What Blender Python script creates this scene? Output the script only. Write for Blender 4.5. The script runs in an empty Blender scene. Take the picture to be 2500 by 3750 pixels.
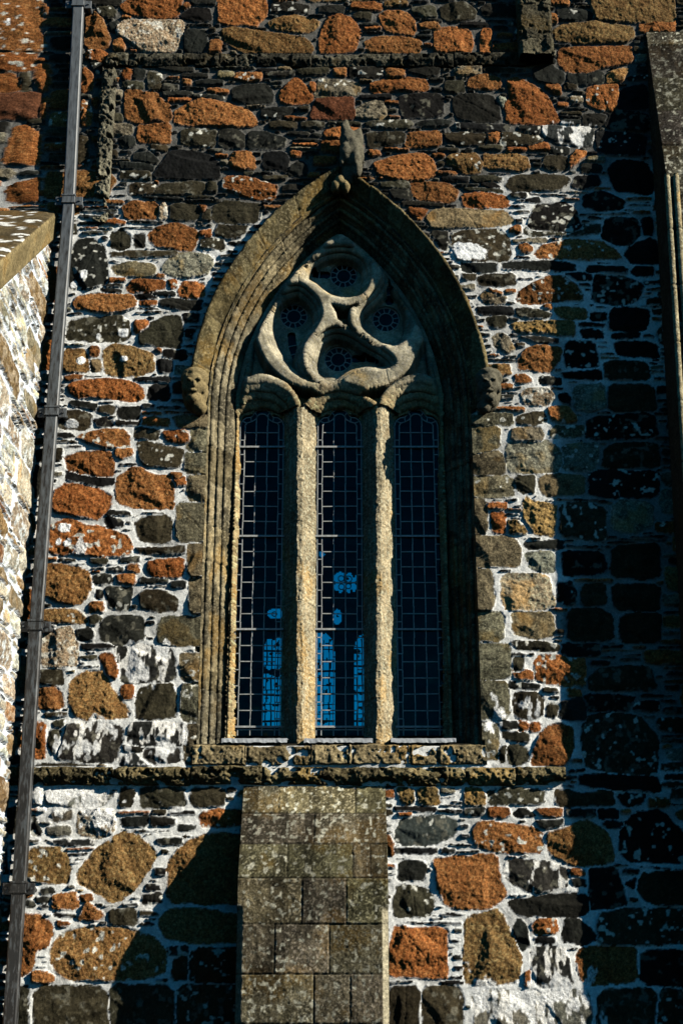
import bpy, bmesh, math, random
import numpy as np
from mathutils import Vector, Matrix

# ------------------------------------------------------------------ camera, world, sun, exposure
scene = bpy.context.scene
PITCH = math.atan(0.3486)
CAM = (0.0, -13.0, 1.6)
cam_d = bpy.data.cameras.new("camera"); cam = bpy.data.objects.new("camera", cam_d)
scene.collection.objects.link(cam)
cam_d.sensor_fit = 'VERTICAL'; cam_d.sensor_height = 36.0; cam_d.sensor_width = 24.0; cam_d.lens = 50.0
cam_d.clip_start = 0.1; cam_d.clip_end = 2000
cam.location = CAM; cam.rotation_euler = (math.pi/2 + PITCH, 0, 0)
scene.camera = cam
scene.cycles.diffuse_bounces = 0

SUN = Vector((2.10, -1.0, 1.30))            # towards the sun
sd = bpy.data.lights.new("sun", 'SUN'); sd.energy = 5.0; sd.angle = math.radians(0.5); sd.color = (1.0, 0.935, 0.80)
so = bpy.data.objects.new("sun", sd); scene.collection.objects.link(so)
so.rotation_euler = SUN.to_track_quat('Z', 'Y').to_euler(); so.location = (8, -8, 12)

w = bpy.data.worlds.new("World"); scene.world = w; w.use_nodes = True
nt = w.node_tree; bg = nt.nodes['Background']
sky = nt.nodes.new('ShaderNodeTexSky'); sky.sky_type = 'NISHITA'; sky.sun_disc = False
sky.sun_elevation = math.asin(SUN.normalized().z); sky.sun_rotation = math.atan2(SUN.x, SUN.y)
sky.air_density = 1.0; sky.dust_density = 0.2; sky.ozone_density = 6.0
hs = nt.nodes.new('ShaderNodeHueSaturation'); hs.inputs['Saturation'].default_value = 2.0; hs.inputs['Hue'].default_value = 0.480; hs.inputs['Value'].default_value = 0.60
gmm = nt.nodes.new('ShaderNodeGamma'); gmm.inputs['Gamma'].default_value = 1.25
nt.links.new(sky.outputs[0], hs.inputs['Color']); nt.links.new(hs.outputs[0], gmm.inputs[0]); nt.links.new(gmm.outputs[0], bg.inputs['Color'])
bg.inputs['Strength'].default_value = 0.05
scene.view_settings.view_transform = 'Standard'; scene.view_settings.look = 'None'
scene.view_settings.exposure = 0.53; scene.view_settings.gamma = 1.0

# ------------------------------------------------------------------ mapping from picture to wall plane
F = 3750*50/36.0; CT, ST = math.cos(PITCH), math.sin(PITCH)
def wp(px, py, Y=0.0):
    u = (px-1250)/F; v = (1875-py)/F
    t = (Y-CAM[1])/(CT - v*ST)
    return t*u, CAM[2] + t*(ST + v*CT)
def wz(py, Y=0.0): return wp(1250, py, Y)[1]

# ------------------------------------------------------------------ noise helpers
rng = np.random.RandomState(7)
TAB = rng.rand(512, 512)
def vnoise(x, z, s, off=0.0):
    x = np.asarray(x)/s + 37.3 + off*13.7; z = np.asarray(z)/s + 91.1 + off*7.9
    xi = np.floor(x).astype(int); zi = np.floor(z).astype(int)
    fx = x-xi; fz = z-zi; fx = fx*fx*(3-2*fx); fz = fz*fz*(3-2*fz)
    a = TAB[xi % 512, zi % 512]; b = TAB[(xi+1) % 512, zi % 512]
    c = TAB[xi % 512, (zi+1) % 512]; d = TAB[(xi+1) % 512, (zi+1) % 512]
    return (a*(1-fx)+b*fx)*(1-fz) + (c*(1-fx)+d*fx)*fz
def fbm(x, z, s, off=0.0, o=3):
    r = 0; a = 1; t = 0
    for i in range(o):
        r = r + a*vnoise(x, z, s/2**i, off+i*3.1); t += a; a *= .55
    return r/t
def sstep(a, b, x):
    t = np.clip((x-a)/(b-a), 0, 1); return t*t*(3-2*t)
def mixc(c1, c2, f):
    return c1 + (np.asarray(c2)-c1)*f[..., None]

# ------------------------------------------------------------------ object helpers
def tag(o, label=None, cat=None, group=None, kind=None):
    for k, v in (('label', label), ('category', cat), ('group', group), ('kind', kind)):
        if v: o[k] = v
    return o
def empty(name, loc=(0, 0, 0)):
    o = bpy.data.objects.new(name, None); scene.collection.objects.link(o); o.location = loc; return o
def link(name, me, parent=None, mat=None, smooth=True):
    o = bpy.data.objects.new(name, me); scene.collection.objects.link(o)
    if mat: me.materials.append(mat)
    if parent:
        o.parent = parent
    if smooth: me.polygons.foreach_set('use_smooth', np.ones(len(me.polygons), bool))
    return o
def grid_mesh(name, X, Y, Z, mask, col, rough, mat, parent=None, flip=False, close=None):
    """a sheet of quads over a 2-d array of points; mask keeps faces"""
    n, m = X.shape
    idx = np.arange(n*m).reshape(n, m)
    if mask is None: mask = np.ones((n-1, m-1), bool)
    q = np.stack([idx[:-1, :-1], idx[1:, :-1], idx[1:, 1:], idx[:-1, 1:]], -1)[mask]
    if flip: q = q[:, ::-1]
    used = np.zeros(n*m, bool); used[q.ravel()] = True
    remap = np.cumsum(used)-1; q = remap[q]
    co = np.stack([X, Y, Z], -1).reshape(-1, 3)[used].astype(np.float32)
    me = bpy.data.meshes.new(name)
    me.vertices.add(len(co)); me.vertices.foreach_set('co', co.ravel())
    me.loops.add(q.size); me.loops.foreach_set('vertex_index', q.ravel().astype(np.int32))
    me.polygons.add(len(q)); me.polygons.foreach_set('loop_start', (np.arange(len(q))*4).astype(np.int32))
    me.polygons.foreach_set('loop_total', np.full(len(q), 4, np.int32))
    me.update(calc_edges=True)
    c = np.ones((len(co), 4), np.float32); c[:, :3] = np.clip(np.broadcast_to(col, X.shape+(3,)).reshape(-1, 3)[used], 0, 1)
    at = me.color_attributes.new('Col', 'FLOAT_COLOR', 'POINT'); at.data.foreach_set('color', c.ravel())
    ar = me.attributes.new('Rough', 'FLOAT', 'POINT')
    ar.data.foreach_set('value', np.broadcast_to(rough, X.shape).reshape(-1)[used].astype(np.float32))
    return link(name, me, parent, mat)
def bm_obj(name, bm, mat, parent=None, smooth=False):
    me = bpy.data.meshes.new(name); bm.normal_update(); bm.to_mesh(me); bm.free()
    return link(name, me, parent, mat, smooth)
def add_box(bm, x0, x1, y0, y1, z0, z1, bev=0.0):
    r = bmesh.ops.create_cube(bm, size=1.0); vs = r['verts']
    for v in vs: v.co = Vector((x0+(v.co.x+.5)*(x1-x0), y0+(v.co.y+.5)*(y1-y0), z0+(v.co.z+.5)*(z1-z0)))
    if bev:
        es = list({e for v in vs for e in v.link_edges})
        bmesh.ops.bevel(bm, geom=es, offset=bev, segments=2, profile=.5, affect='EDGES')
def add_bar(bm, p, q, wdt, dep, up=(0, -1, 0)):
    p, q = Vector(p), Vector(q); d = (q-p); L = d.length
    if L < 1e-5: return
    d.normalize(); n = Vector(up); s = d.cross(n).normalized(); n = s.cross(d)
    vs = []
    for e in (p, q):
        for a, b in ((-1, -1), (1, -1), (1, 1), (-1, 1)): vs.append(bm.verts.new(e + s*a*wdt/2 + n*b*dep/2))
    for i in range(4): bm.faces.new((vs[i], vs[(i+1) % 4], vs[4+(i+1) % 4], vs[4+i]))
    bm.faces.new(vs[3::-1]); bm.faces.new(vs[4:])

# ------------------------------------------------------------------ materials
def masonry(name, attr=True, base=(.2, .16, .1), bump=1.0):
    m = bpy.data.materials.new(name); m.use_nodes = True; t = m.node_tree; N = t.nodes; L = t.links
    b = N['Principled BSDF']; b.inputs['Roughness'].default_value = .88
    b.inputs['Specular IOR Level'].default_value = .08
    tc = N.new('ShaderNodeTexCoord')
    if attr:
        ca = N.new('ShaderNodeAttribute'); ca.attribute_name = 'Col'; csrc = ca.outputs['Color']
        ra = N.new('ShaderNodeAttribute'); ra.attribute_name = 'Rough'; rsrc = ra.outputs['Fac']
    else:
        ca = N.new('ShaderNodeRGB'); ca.outputs[0].default_value = (*base, 1); csrc = ca.outputs[0]
        ra = N.new('ShaderNodeValue'); ra.outputs[0].default_value = .6; rsrc = ra.outputs[0]
    def noise(sc, det=3, ro=.6):
        n = N.new('ShaderNodeTexNoise'); n.inputs['Scale'].default_value = sc; n.inputs['Detail'].default_value = det
        n.inputs['Roughness'].default_value = ro; L.new(tc.outputs['Object'], n.inputs['Vector']); return n.outputs['Fac']
    def math_(op, a, bb):
        n = N.new('ShaderNodeMath'); n.operation = op
        for i, v in ((0, a), (1, bb)):
            if isinstance(v, (int, float)): n.inputs[i].default_value = v
            else: L.new(v, n.inputs[i])
        return n.outputs[0]
    def ramp(src, p0, c0, p1, c1):
        r = N.new('ShaderNodeMapRange'); r.inputs[1].default_value = p0; r.inputs[2].default_value = p1
        r.inputs[3].default_value = c0; r.inputs[4].default_value = c1; L.new(src, r.inputs[0]); return r.outputs[0]
    n1 = noise(42, 4, .7); n2 = noise(130, 2, .6)
    g1 = ramp(n1, .32, .45, .68, 1.65); g2 = ramp(n2, .3, .6, .7, 1.4)
    g = math_('MULTIPLY', g1, g2)
    gm = N.new('ShaderNodeMix'); gm.data_type = 'FLOAT'; gm.inputs[2].default_value = 1.0   # smooth things get less grain
    L.new(math_('MINIMUM', math_('MULTIPLY', rsrc, 1.1), 1.0), gm.inputs[0]); L.new(g, gm.inputs[3])
    vm = N.new('ShaderNodeVectorMath'); vm.operation = 'SCALE'; L.new(csrc, vm.inputs[0]); L.new(gm.outputs[0], vm.inputs['Scale'])
    L.new(vm.outputs[0], b.inputs['Base Color'])
    bp = N.new('ShaderNodeBump'); bp.inputs['Distance'].default_value = .012*bump
    h = math_('ADD', math_('MULTIPLY', n1, 1.0), math_('MULTIPLY', n2, .4))
    L.new(h, bp.inputs['Height']); L.new(math_('MINIMUM', math_('MULTIPLY', rsrc, .9), 1.0), bp.inputs['Strength'])
    L.new(bp.outputs[0], b.inputs['Normal'])
    return m
M_STONE = masonry('masonry')
M_CARVE = masonry('carved_sandstone', False, (.22, .17, .085))
M_CARVE2 = masonry('weathered_stone', False, (.115, .105, .075))
def plain(name, col, rough=.5, metal=0.0, nscale=0, namp=.4, bump=0.0, stretch=None):
    m = bpy.data.materials.new(name); m.use_nodes = True; t = m.node_tree; N = t.nodes; L = t.links
    b = N['Principled BSDF']; b.inputs['Roughness'].default_value = rough; b.inputs['Metallic'].default_value = metal
    b.inputs['Base Color'].default_value = (*col, 1)
    if nscale:
        tc = N.new('ShaderNodeTexCoord'); mp = N.new('ShaderNodeMapping'); L.new(tc.outputs['Object'], mp.inputs[0])
        if stretch: mp.inputs['Scale'].default_value = stretch
        n = N.new('ShaderNodeTexNoise'); n.inputs['Scale'].default_value = nscale; n.inputs['Detail'].default_value = 5
        L.new(mp.outputs[0], n.inputs['Vector'])
        r = N.new('ShaderNodeMapRange'); r.inputs[1].default_value = .3; r.inputs[2].default_value = .7
        r.inputs[3].default_value = 1-namp; r.inputs[4].default_value = 1+namp; L.new(n.outputs['Fac'], r.inputs[0])
        v = N.new('ShaderNodeVectorMath'); v.operation = 'SCALE'; v.inputs[0].default_value = col
        L.new(r.outputs[0], v.inputs['Scale']); L.new(v.outputs[0], b.inputs['Base Color'])
        if bump:
            bp = N.new('ShaderNodeBump'); bp.inputs['Distance'].default_value = bump; L.new(n.outputs['Fac'], bp.inputs['Height'])
            L.new(bp.outputs[0], b.inputs['Normal'])
    return m
M_LEAD = plain('lead', (.38, .39, .38), .55, .0, 40, .3)
M_FLASH = plain('lead_sheet', (.36, .38, .40), .6, .0, 18, .3, .004)
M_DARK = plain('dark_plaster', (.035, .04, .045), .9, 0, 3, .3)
def pipe_mat():
    m = bpy.data.materials.new('painted_iron'); m.use_nodes = True; t = m.node_tree; N = t.nodes; L = t.links
    b = N['Principled BSDF']; b.inputs['Roughness'].default_value = .5
    tc = N.new('ShaderNodeTexCoord'); mp = N.new('ShaderNodeMapping'); mp.inputs['Scale'].default_value = (22, 22, 4.5)
    L.new(tc.outputs['Object'], mp.inputs[0])
    n = N.new('ShaderNodeTexNoise'); n.inputs['Scale'].default_value = 1.6; n.inputs['Detail'].default_value = 6; n.inputs['Roughness'].default_value = .65
    L.new(mp.outputs[0], n.inputs['Vector'])
    sx = N.new('ShaderNodeSeparateXYZ'); L.new(tc.outputs['Object'], sx.inputs[0])
    # paint has flaked to black lower down the pipe
    mr = N.new('ShaderNodeMapRange'); mr.inputs[1].default_value = 12.5; mr.inputs[2].default_value = 2.5
    mr.inputs[3].default_value = -.10; mr.inputs[4].default_value = .17; L.new(sx.outputs['Z'], mr.inputs[0])
    ad = N.new('ShaderNodeMath'); L.new(n.outputs['Fac'], ad.inputs[0]); L.new(mr.outputs[0], ad.inputs[1])
    cr = N.new('ShaderNodeValToRGB'); e = cr.color_ramp.elements
    e[0].position = .40; e[0].color = (.115, .128, .138, 1); e[1].position = .66; e[1].color = (.012, .012, .012, 1)
    k = e.new(.60); k.color = (.055, .06, .062, 1); k = e.new(.625); k.color = (.035, .03, .027, 1)
    L.new(ad.outputs[0], cr.inputs[0]); L.new(cr.outputs[0], b.inputs['Base Color'])
    bp = N.new('ShaderNodeBump'); bp.inputs['Distance'].default_value = .003; L.new(n.outputs['Fac'], bp.inputs['Height']); L.new(bp.outputs[0], b.inputs['Normal'])
    return m
M_PIPE = pipe_mat()
def glass_mat():
    m = bpy.data.materials.new('old_glass'); m.use_nodes = True; t = m.node_tree; N = t.nodes; L = t.links
    N.remove(N['Principled BSDF'])
    tr = N.new('ShaderNodeBsdfTransparent'); tr.inputs[0].default_value = (.93, .97, 1, 1)
    gl = N.new('ShaderNodeBsdfGlossy'); gl.inputs['Roughness'].default_value = .06
    fr = N.new('ShaderNodeFresnel'); fr.inputs[0].default_value = 1.36
    mx = N.new('ShaderNodeMixShader'); L.new(fr.outputs[0], mx.inputs[0]); L.new(tr.outputs[0], mx.inputs[1]); L.new(gl.outputs[0], mx.inputs[2])
    tc = N.new('ShaderNodeTexCoord'); n = N.new('ShaderNodeTexNoise'); n.inputs['Scale'].default_value = 9; n.inputs['Detail'].default_value = 1
    L.new(tc.outputs['Object'], n.inputs['Vector'])
    bp = N.new('ShaderNodeBump'); bp.inputs['Distance'].default_value = .02; bp.inputs['Strength'].default_value = .5
    L.new(n.outputs['Fac'], bp.inputs['Height']); L.new(bp.outputs[0], gl.inputs['Normal'])
    L.new(mx.outputs[0], N['Material Output'].inputs[0])
    return m
M_GLASS = glass_mat()
# ------------------------------------------------------------------ outlines of the wall's larger stones, tile by tile
# each line: tile origin; then entries  kind  x y  x y ...   (zoomed pixels, 1.96 per photo pixel)
STONES = """
@0 0
g 0 -40 295 -40 300 110 290 210 330 330 300 372 0 360 -60 300
g -60 395 150 378 262 382 255 430 240 505 130 512 -60 505
g -60 520 100 528 142 570 138 650 60 660 -60 655
b 150 525 205 518 230 590 215 655 150 650
g 260 470 345 455 365 500 362 590 330 660 290 655 255 560
r -60 672 200 660 312 680 295 740 278 848 180 855 -60 852
g 325 690 352 690 338 840 300 845
d -60 880 65 885 50 935 -60 950
g 100 915 200 905 305 975 300 1090 285 1180 160 1185 20 1160 55 1050
p -60 960 50 965 40 1020 -60 1030
b 210 865 330 860 330 885 215 892
p -60 1225 100 1220 110 1250 60 1285 -60 1280
d 135 1240 300 1232 300 1255 140 1262
g 45 1350 200 1305 305 1275 300 1370 280 1450 150 1465 50 1440
g 300 20 345 60 350 110 320 110
g 618 95 680 90 740 150 798 270 770 350 618 355
g 618 372 700 365 778 390 775 440 680 440 618 430
g 600 470 675 545 660 640 595 665
g 590 715 660 790 655 900 585 905
b 570 985 640 990 635 1180 560 1180
g 665 720 700 700 695 780
d 650 455 740 465 730 525 680 520
b 690 65 800 50 830 90 820 120 720 120
g 870 45 910 10 1000 -30 1320 -30 1290 60 1270 132 1100 130 920 100
w 860 180 910 145 1200 145 1315 155 1310 250 1250 375 1010 365 930 290 840 240
d 790 165 840 160 850 190 825 235 790 225
g 815 295 870 290 900 345 890 370 820 365
k 1290 120 1370 55 1500 60 1520 140 1400 155
g 1320 40 1345 25 1365 45 1340 70 1315 65
d 1330 215 1485 215 1480 375 1325 370
g 1510 295 1590 290 1585 385 1500 385
g 890 500 955 500 935 570 885 568
d 960 500 1040 500 1040 560 950 560
b 1060 510 1160 530 1165 575 1110 610 1060 640
b 1095 640 1160 590 1150 640 1090 655
b 890 590 1035 595 1025 635 885 630
g 900 650 1000 645 1040 670 1120 665 1170 730 1220 760 1235 840 1205 875 1130 865 1060 880 990 885 905 850 895 760
g 1250 800 1340 760 1440 720 1580 735 1640 750 1770 790 1840 850 1855 890 1800 912 1400 900 1260 885
g 990 900 1080 895 1225 890 1225 1020 1180 1035 1090 1020 990 1010
d 1100 480 1390 482 1390 510 1230 515
d 1175 610 1285 612 1280 650 1170 655
d 1175 660 1375 658 1375 685 1180 690
d 1310 535 1490 535 1488 555 1310 552
d 1400 580 1600 580 1600 612 1410 610
g 1310 575 1375 580 1372 612 1315 608
b 1300 930 1555 925 1540 1050 1400 1050 1300 1030
k 1230 1080 1330 1075 1480 1100 1568 1170 1585 1270 1520 1285 1300 1285 1100 1265 1140 1190
d 965 1100 1080 1095 1140 1150 1120 1175 960 1145
d 860 1170 1110 1190 1105 1220 880 1210
b 870 1230 1075 1235 1080 1290 860 1285
b 930 1320 1110 1320 1090 1390 1000 1405 930 1395
b 1110 1360 1180 1320 1460 1305 1470 1340 1450 1390 1250 1395 1110 1395
b 1490 1310 1555 1310 1555 1380 1495 1380
d 860 985 965 985 965 1050 870 1055
b 1090 1040 1210 1045 1195 1085 1085 1080
g 880 1490 960 1450 1110 1450 1135 1480 1120 1570 900 1575
b 1225 1465 1400 1460 1430 1500 1425 1580 1225 1580
g 1420 1480 1485 1485 1460 1525 1425 1520
w 1150 1480 1185 1465 1200 1568 1135 1568
@800 0
g 0 -40 320 -40 355 60 340 120 290 160 270 195 160 165 100 175 0 160
G 360 165 440 125 560 115 730 150 710 200 640 235 500 220 370 190
G 20 220 110 210 240 225 400 250 560 260 640 280 680 340 655 400 500 385 400 385 250 395 120 350 50 300
g 740 210 780 130 850 120 960 140 1020 230 1000 290 975 365 880 385 720 380 720 300
g 1150 110 1200 80 1340 85 1400 150 1412 210 1390 250 1230 235 1180 195
g 1050 300 1110 270 1300 262 1450 300 1455 340 1430 385 1220 375 1100 385 1060 350
g 1440 165 1560 170 1585 210 1450 195
d 380 30 520 20 640 40 640 85 380 90
d 720 40 900 50 890 100 720 95
b 1380 60 1540 40 1560 120 1500 130 1400 110
g 170 420 220 420 255 470 175 460
p 0 520 105 515 110 555 0 560
b 560 510 790 490 795 530 600 545
g 820 495 915 490 912 550 830 545
d 940 490 1170 490 1180 540 1100 560 940 555
g 1200 505 1330 500 1330 550 1210 550
d 1350 490 1580 490 1580 540 1480 550 1370 520
d 95 640 140 615 350 605 400 690 380 745 250 745 110 720
g 430 680 540 570 590 580 640 640 680 700 640 740 490 745 450 735
g 655 600 695 600 680 660 650 630
p 705 610 720 570 850 570 1000 600 1015 650 1000 680 880 690 690 700
g 1085 610 1200 575 1350 560 1490 575 1500 650 1300 650 1120 670 1085 650
r 650 855 700 720 740 700 970 690 970 855 800 860
p 985 780 1060 740 1170 730 1200 800 1190 860 990 840
k 1300 690 1500 670 1610 680 1610 830 1330 850 1300 760
d 310 780 540 770 555 800 400 850 300 840
b 360 880 555 875 560 920 370 925
b 590 880 760 880 760 915 600 920
d 0 935 150 940 185 970 180 1060 60 1060 0 1040
d 220 945 340 945 400 970 490 995 470 1050 340 1070 210 1060
g 90 1100 230 1095 255 1140 265 1210 150 1220 85 1190
k 330 1090 470 1095 505 1130 490 1240 420 1215 320 1210
g 520 1090 590 1100 585 1125 520 1120
d 520 1200 590 1150 640 1200 630 1260 500 1250
g 30 1290 80 1260 200 1280 320 1310 425 1330 400 1430 260 1425 130 1390 20 1350
b -40 1480 60 1440 300 1470 290 1510 280 1600 100 1610 -40 1580
g 645 1250 720 1250 715 1270 645 1275
b 1050 880 1370 870 1390 895 1340 920 1060 910
b 1060 950 1340 960 1320 1030 1080 1065
g 1345 960 1590 935 1590 1050 1400 1060 1340 1050
g 1070 1090 1155 1085 1160 1115 1080 1120
g 1110 1170 1250 1130 1350 1115 1480 1105 1540 1160 1560 1250 1480 1290 1250 1290 1140 1250
b 1160 1310 1350 1310 1370 1350 1170 1345
g 1370 1320 1450 1310 1640 1320 1720 1370 1700 1430 1640 1455 1420 1430
g 1350 1500 1500 1500 1470 1560 1400 1550
@1600 0
b 20 60 90 25 190 20 280 80 270 130 100 155 40 130
g -20 210 120 195 230 220 260 310 240 380 150 395 60 370 -20 360
g 325 210 385 215 380 290 370 395 310 395 310 310
g 805 110 850 110 855 170 810 165
d 860 60 1090 80 1120 140 870 150
G 1100 -30 1700 -30 1700 165 1400 160 1250 150 1140 140 1110 60
g 1450 160 1700 150 1700 230 1450 230
G 830 220 920 175 1200 170 1400 195 1405 270 1350 305 1000 310 860 290
g 870 350 1100 340 1390 330 1400 420 1380 450 1200 480 1080 520 930 515 870 450
d 680 490 800 465 915 530 905 590 800 610 700 580
G 1205 530 1370 490 1330 590 1215 600
d 930 530 1080 510 1195 520 1200 590 1020 610 940 590
g 1070 630 1180 615 1290 620 1300 680 1270 790 1160 790 1070 745
g 760 620 880 615 890 680 840 680
g 220 575 330 545 450 560 455 620 380 645 220 630
g 500 580 560 550 660 600 740 640 790 690 830 780 880 875 750 895 500 880 490 760 530 700
b 50 590 200 580 190 665 60 665
d 120 700 180 675 390 680 440 760 455 870 300 880 150 850 120 790
p 445 700 485 710 465 770 445 740
p 120 490 310 480 310 530 130 540
b 910 600 1000 600 995 645 910 645
g 860 740 935 740 930 765 865 765
p 950 700 1030 690 1040 730 960 730
d 1045 830 1110 815 1220 830 1180 900 1050 895
k 130 890 520 900 510 935 300 950 140 920
d 580 900 730 905 730 960 600 965
x 750 905 1110 920 1125 1000 1100 1045 860 1035 760 960
b 50 960 200 950 340 960 350 1040 180 1045 80 1010
g 370 950 445 955 440 1000 410 1035 365 1020
b 450 960 700 960 760 1010 650 1045 450 1040
g 650 1055 730 1025 800 1040 795 1080 660 1080
d 805 1060 950 1060 940 1110 810 1100
b 300 1045 460 1050 450 1075 290 1070
G 65 1140 120 1110 290 1100 320 1190 300 1240 200 1240 80 1180
G 330 1100 420 1120 540 1100 640 1130 660 1210 580 1235 340 1200
b 770 1130 840 1115 930 1125 930 1220 800 1225 760 1180
g 950 1140 990 1085 1075 1090 1000 1180 940 1210
b 490 1330 530 1270 640 1255 900 1255 960 1290 880 1370 640 1375 520 1375
b 250 1268 465 1275 460 1300 270 1305
k 35 1270 220 1275 215 1300 40 1300
k 310 1320 400 1320 450 1350 380 1350
b 200 1350 470 1370 460 1385 220 1365
g 180 1400 290 1385 500 1410 520 1490 350 1495 200 1480
k 640 1440 720 1420 740 1455 640 1450
k 640 1640 700 1480 900 1450 980 1500 1040 1640 900 1670
k 990 1260 1150 1260 1170 1320 1050 1360 960 1340
k 1050 1400 1200 1380 1350 1450 1330 1500 1150 1520 1040 1480
k 1230 1200 1300 1150 1500 1160 1568 1300 1530 1400 1290 1380 1230 1280
k 1150 940 1500 970 1480 1120 1280 1110 1160 1090 1130 1000
k 1180 800 1500 810 1510 940 1200 920
k 1310 640 1500 600 1510 780 1300 790
@0 800
d 545 150 690 150 750 210 775 330 770 460 640 520 500 510 500 300
b 800 110 870 85 935 120 930 200 870 235 800 210
d 960 115 1040 110 1050 160 1030 210 970 205
g 1065 120 1110 75 1180 45 1300 45 1410 80 1420 140 1385 235 1250 220 1130 205 1070 160
g 1430 100 1510 80 1510 130 1440 130
b 1440 145 1600 150 1620 235 1440 215
b 800 250 900 240 1270 240 1250 270 1000 280 800 275
s 805 345 900 315 1110 335 1120 400 1080 425 850 410 810 380
p 1165 350 1200 300 1290 250 1490 260 1540 310 1480 410 1300 430 1170 390
g 785 435 890 430 900 455 790 460
g 1125 405 1185 410 1180 432 1125 430
g 905 500 960 440 1190 455 1185 510 1060 535 920 530
g 1210 450 1265 450 1270 500 1210 500
g 1280 520 1310 460 1380 455 1470 465 1470 560 1380 575 1285 560
d 765 480 890 475 885 495 770 495
d 730 510 880 515 870 540 740 530
d 1100 530 1260 535 1255 555 1110 548
k 980 550 1130 555 1125 580 990 575
g 525 620 560 560 720 540 960 560 980 640 900 670 770 685 640 660 540 650
g 1010 590 1120 590 1120 628 1010 622
d 1150 600 1200 580 1450 580 1440 660 1260 650 1160 630
b 495 740 650 715 860 700 930 750 935 860 880 885 640 885 480 870
g 965 740 1065 735 1060 780 970 835
b 1000 840 1080 760 1180 700 1290 700 1315 800 1300 935 1150 920 1000 900
k 1320 685 1440 680 1420 750 1325 745
k 1330 805 1400 800 1380 870 1330 870
G 470 940 600 940 630 1000 640 1105 460 1100
g 645 930 710 925 710 990 650 995
s 655 1025 715 1015 730 1100 665 1105
G 745 950 820 905 900 910 1110 980 1110 1100 1000 1135 870 1145 760 1110 745 1020
g 1110 945 1160 945 1150 965
k 1170 945 1340 950 1330 1015 1180 1000
k 1130 1015 1235 1020 1230 1110 1135 1105
g 465 1130 595 1130 590 1145 480 1170
g 490 1200 560 1170 750 1155 900 1165 1030 1210 1035 1280 980 1320 760 1295 560 1290 495 1250
k 950 1145 1220 1140 1215 1175 980 1170
k 1070 1220 1110 1185 1220 1195 1215 1310 1060 1300
d 500 1310 700 1330 690 1380 520 1350
b 430 1400 560 1375 660 1410 650 1500 600 1525 430 1500
b 700 1350 830 1345 820 1400 700 1395
d 850 1360 1010 1360 1010 1400 980 1450 850 1440
k 670 1440 780 1435 815 1490 700 1500
d 845 1450 1010 1440 1000 1480 930 1490 840 1480
g 1025 1440 1080 1425 1215 1440 1220 1485 1130 1495 1025 1475
b 970 1500 1145 1520 1140 1590 965 1580
g 550 1568 700 1520 880 1515 935 1560 935 1640 760 1648 620 1605
g 1170 1530 1350 1530 1355 1600 1290 1615 1190 1600
q 1240 1420 1530 1415 1530 1500 1290 1500
q 1370 1505 1530 1510 1530 1670 1340 1665
@0 1600
b 985 40 1060 30 1180 60 1310 90 1310 150 1290 210 1180 220 1050 205 1010 160
g 470 150 560 120 720 100 790 110 820 170 820 280 720 280 600 265 490 230
k 480 245 600 280 820 290 815 345 720 355 600 330 480 310
g 835 90 950 85 955 140 880 160 835 145
g 835 300 930 225 1000 225 1090 270 1220 285 1250 370 1245 520 1130 520 950 515 840 470 835 390
g 1220 270 1300 265 1290 295 1240 300
g 1250 315 1330 290 1330 350 1260 350
g 390 390 470 335 570 340 720 375 800 430 795 490 720 580 700 590 560 565 380 530
k 750 585 880 590 890 650 780 650
b 970 620 1030 575 1230 565 1235 680 1230 760 1090 765 990 740
d 760 535 930 540 940 570 780 560
g 350 640 480 590 570 620 720 650 900 705 950 770 950 840 850 860 640 855 350 835
b 980 800 1140 800 1320 780 1325 835 1170 845 1010 840
g 1065 900 1140 880 1310 875 1325 960 1300 1010 1170 1010 1065 990
G 330 920 400 915 560 935 640 970 665 1060 640 1150 570 1205 420 1180 320 1130
d 665 1000 800 985 815 1040 740 1060 680 1055
g 840 990 970 990 970 1055 850 1050
g 920 920 1000 920 1000 975 915 970
b 650 875 770 885 765 915 650 905
d 870 870 1000 865 1000 900 870 900
d 760 1090 800 1075 945 1085 945 1130 930 1240 860 1245 780 1220
b 1010 1130 1060 1100 1180 1100 1280 1180 1270 1250 1120 1255 1010 1220
g 645 1190 750 1185 750 1260 640 1260
G 310 1240 540 1240 600 1280 630 1340 310 1325
d 700 1100 740 1100 745 1165 690 1165
b 645 1300 700 1280 730 1310 690 1350 645 1345
d 710 1390 760 1290 1000 1280 1040 1320 1040 1450 960 1485 850 1490 720 1450
d 550 1385 640 1370 675 1410 665 1465 560 1460
q 1130 1370 1170 1295 1320 1290 1480 1290 1480 1500 1300 1500 1140 1480
w 310 1410 500 1360 530 1400 565 1480 565 1568 560 1640 430 1655 300 1650
k 580 1490 800 1490 820 1510 600 1525
d 1230 1040 1335 1035 1330 1080 1230 1080
d 1020 1015 1210 1020 1210 1050 1010 1045
q 1330 110 1530 110 1530 265 1330 260
q 1345 275 1530 275 1530 465 1350 460
q 1265 475 1530 475 1530 750 1270 750
q 1345 765 1530 760 1530 1000 1360 1000
q 1360 1010 1530 1010 1530 1280 1370 1270
@0 2400
x 830 -60 1000 -80 1240 -40 1255 30 1255 180 1100 195 880 195 865 80
g 725 0 800 -10 850 90 840 165 780 150 730 60
b 300 95 460 90 455 210 290 210
g 285 240 400 230 455 290 460 370 380 390 280 375
G 500 200 600 120 740 110 800 220 860 310 935 410 920 450 560 455 500 330
g 875 230 950 215 960 310 880 310
b 970 400 1000 250 1080 205 1240 205 1270 280 1265 440 1180 460 980 455
b 330 420 490 410 490 435 340 445
g 265 480 325 490 330 600 320 730 255 740
b 350 560 390 530 445 540 440 620 390 705 350 640
b 385 480 460 465 460 510 400 515
x 430 700 470 560 490 490 700 480 870 520 880 560 830 770 680 770 430 740
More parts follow.
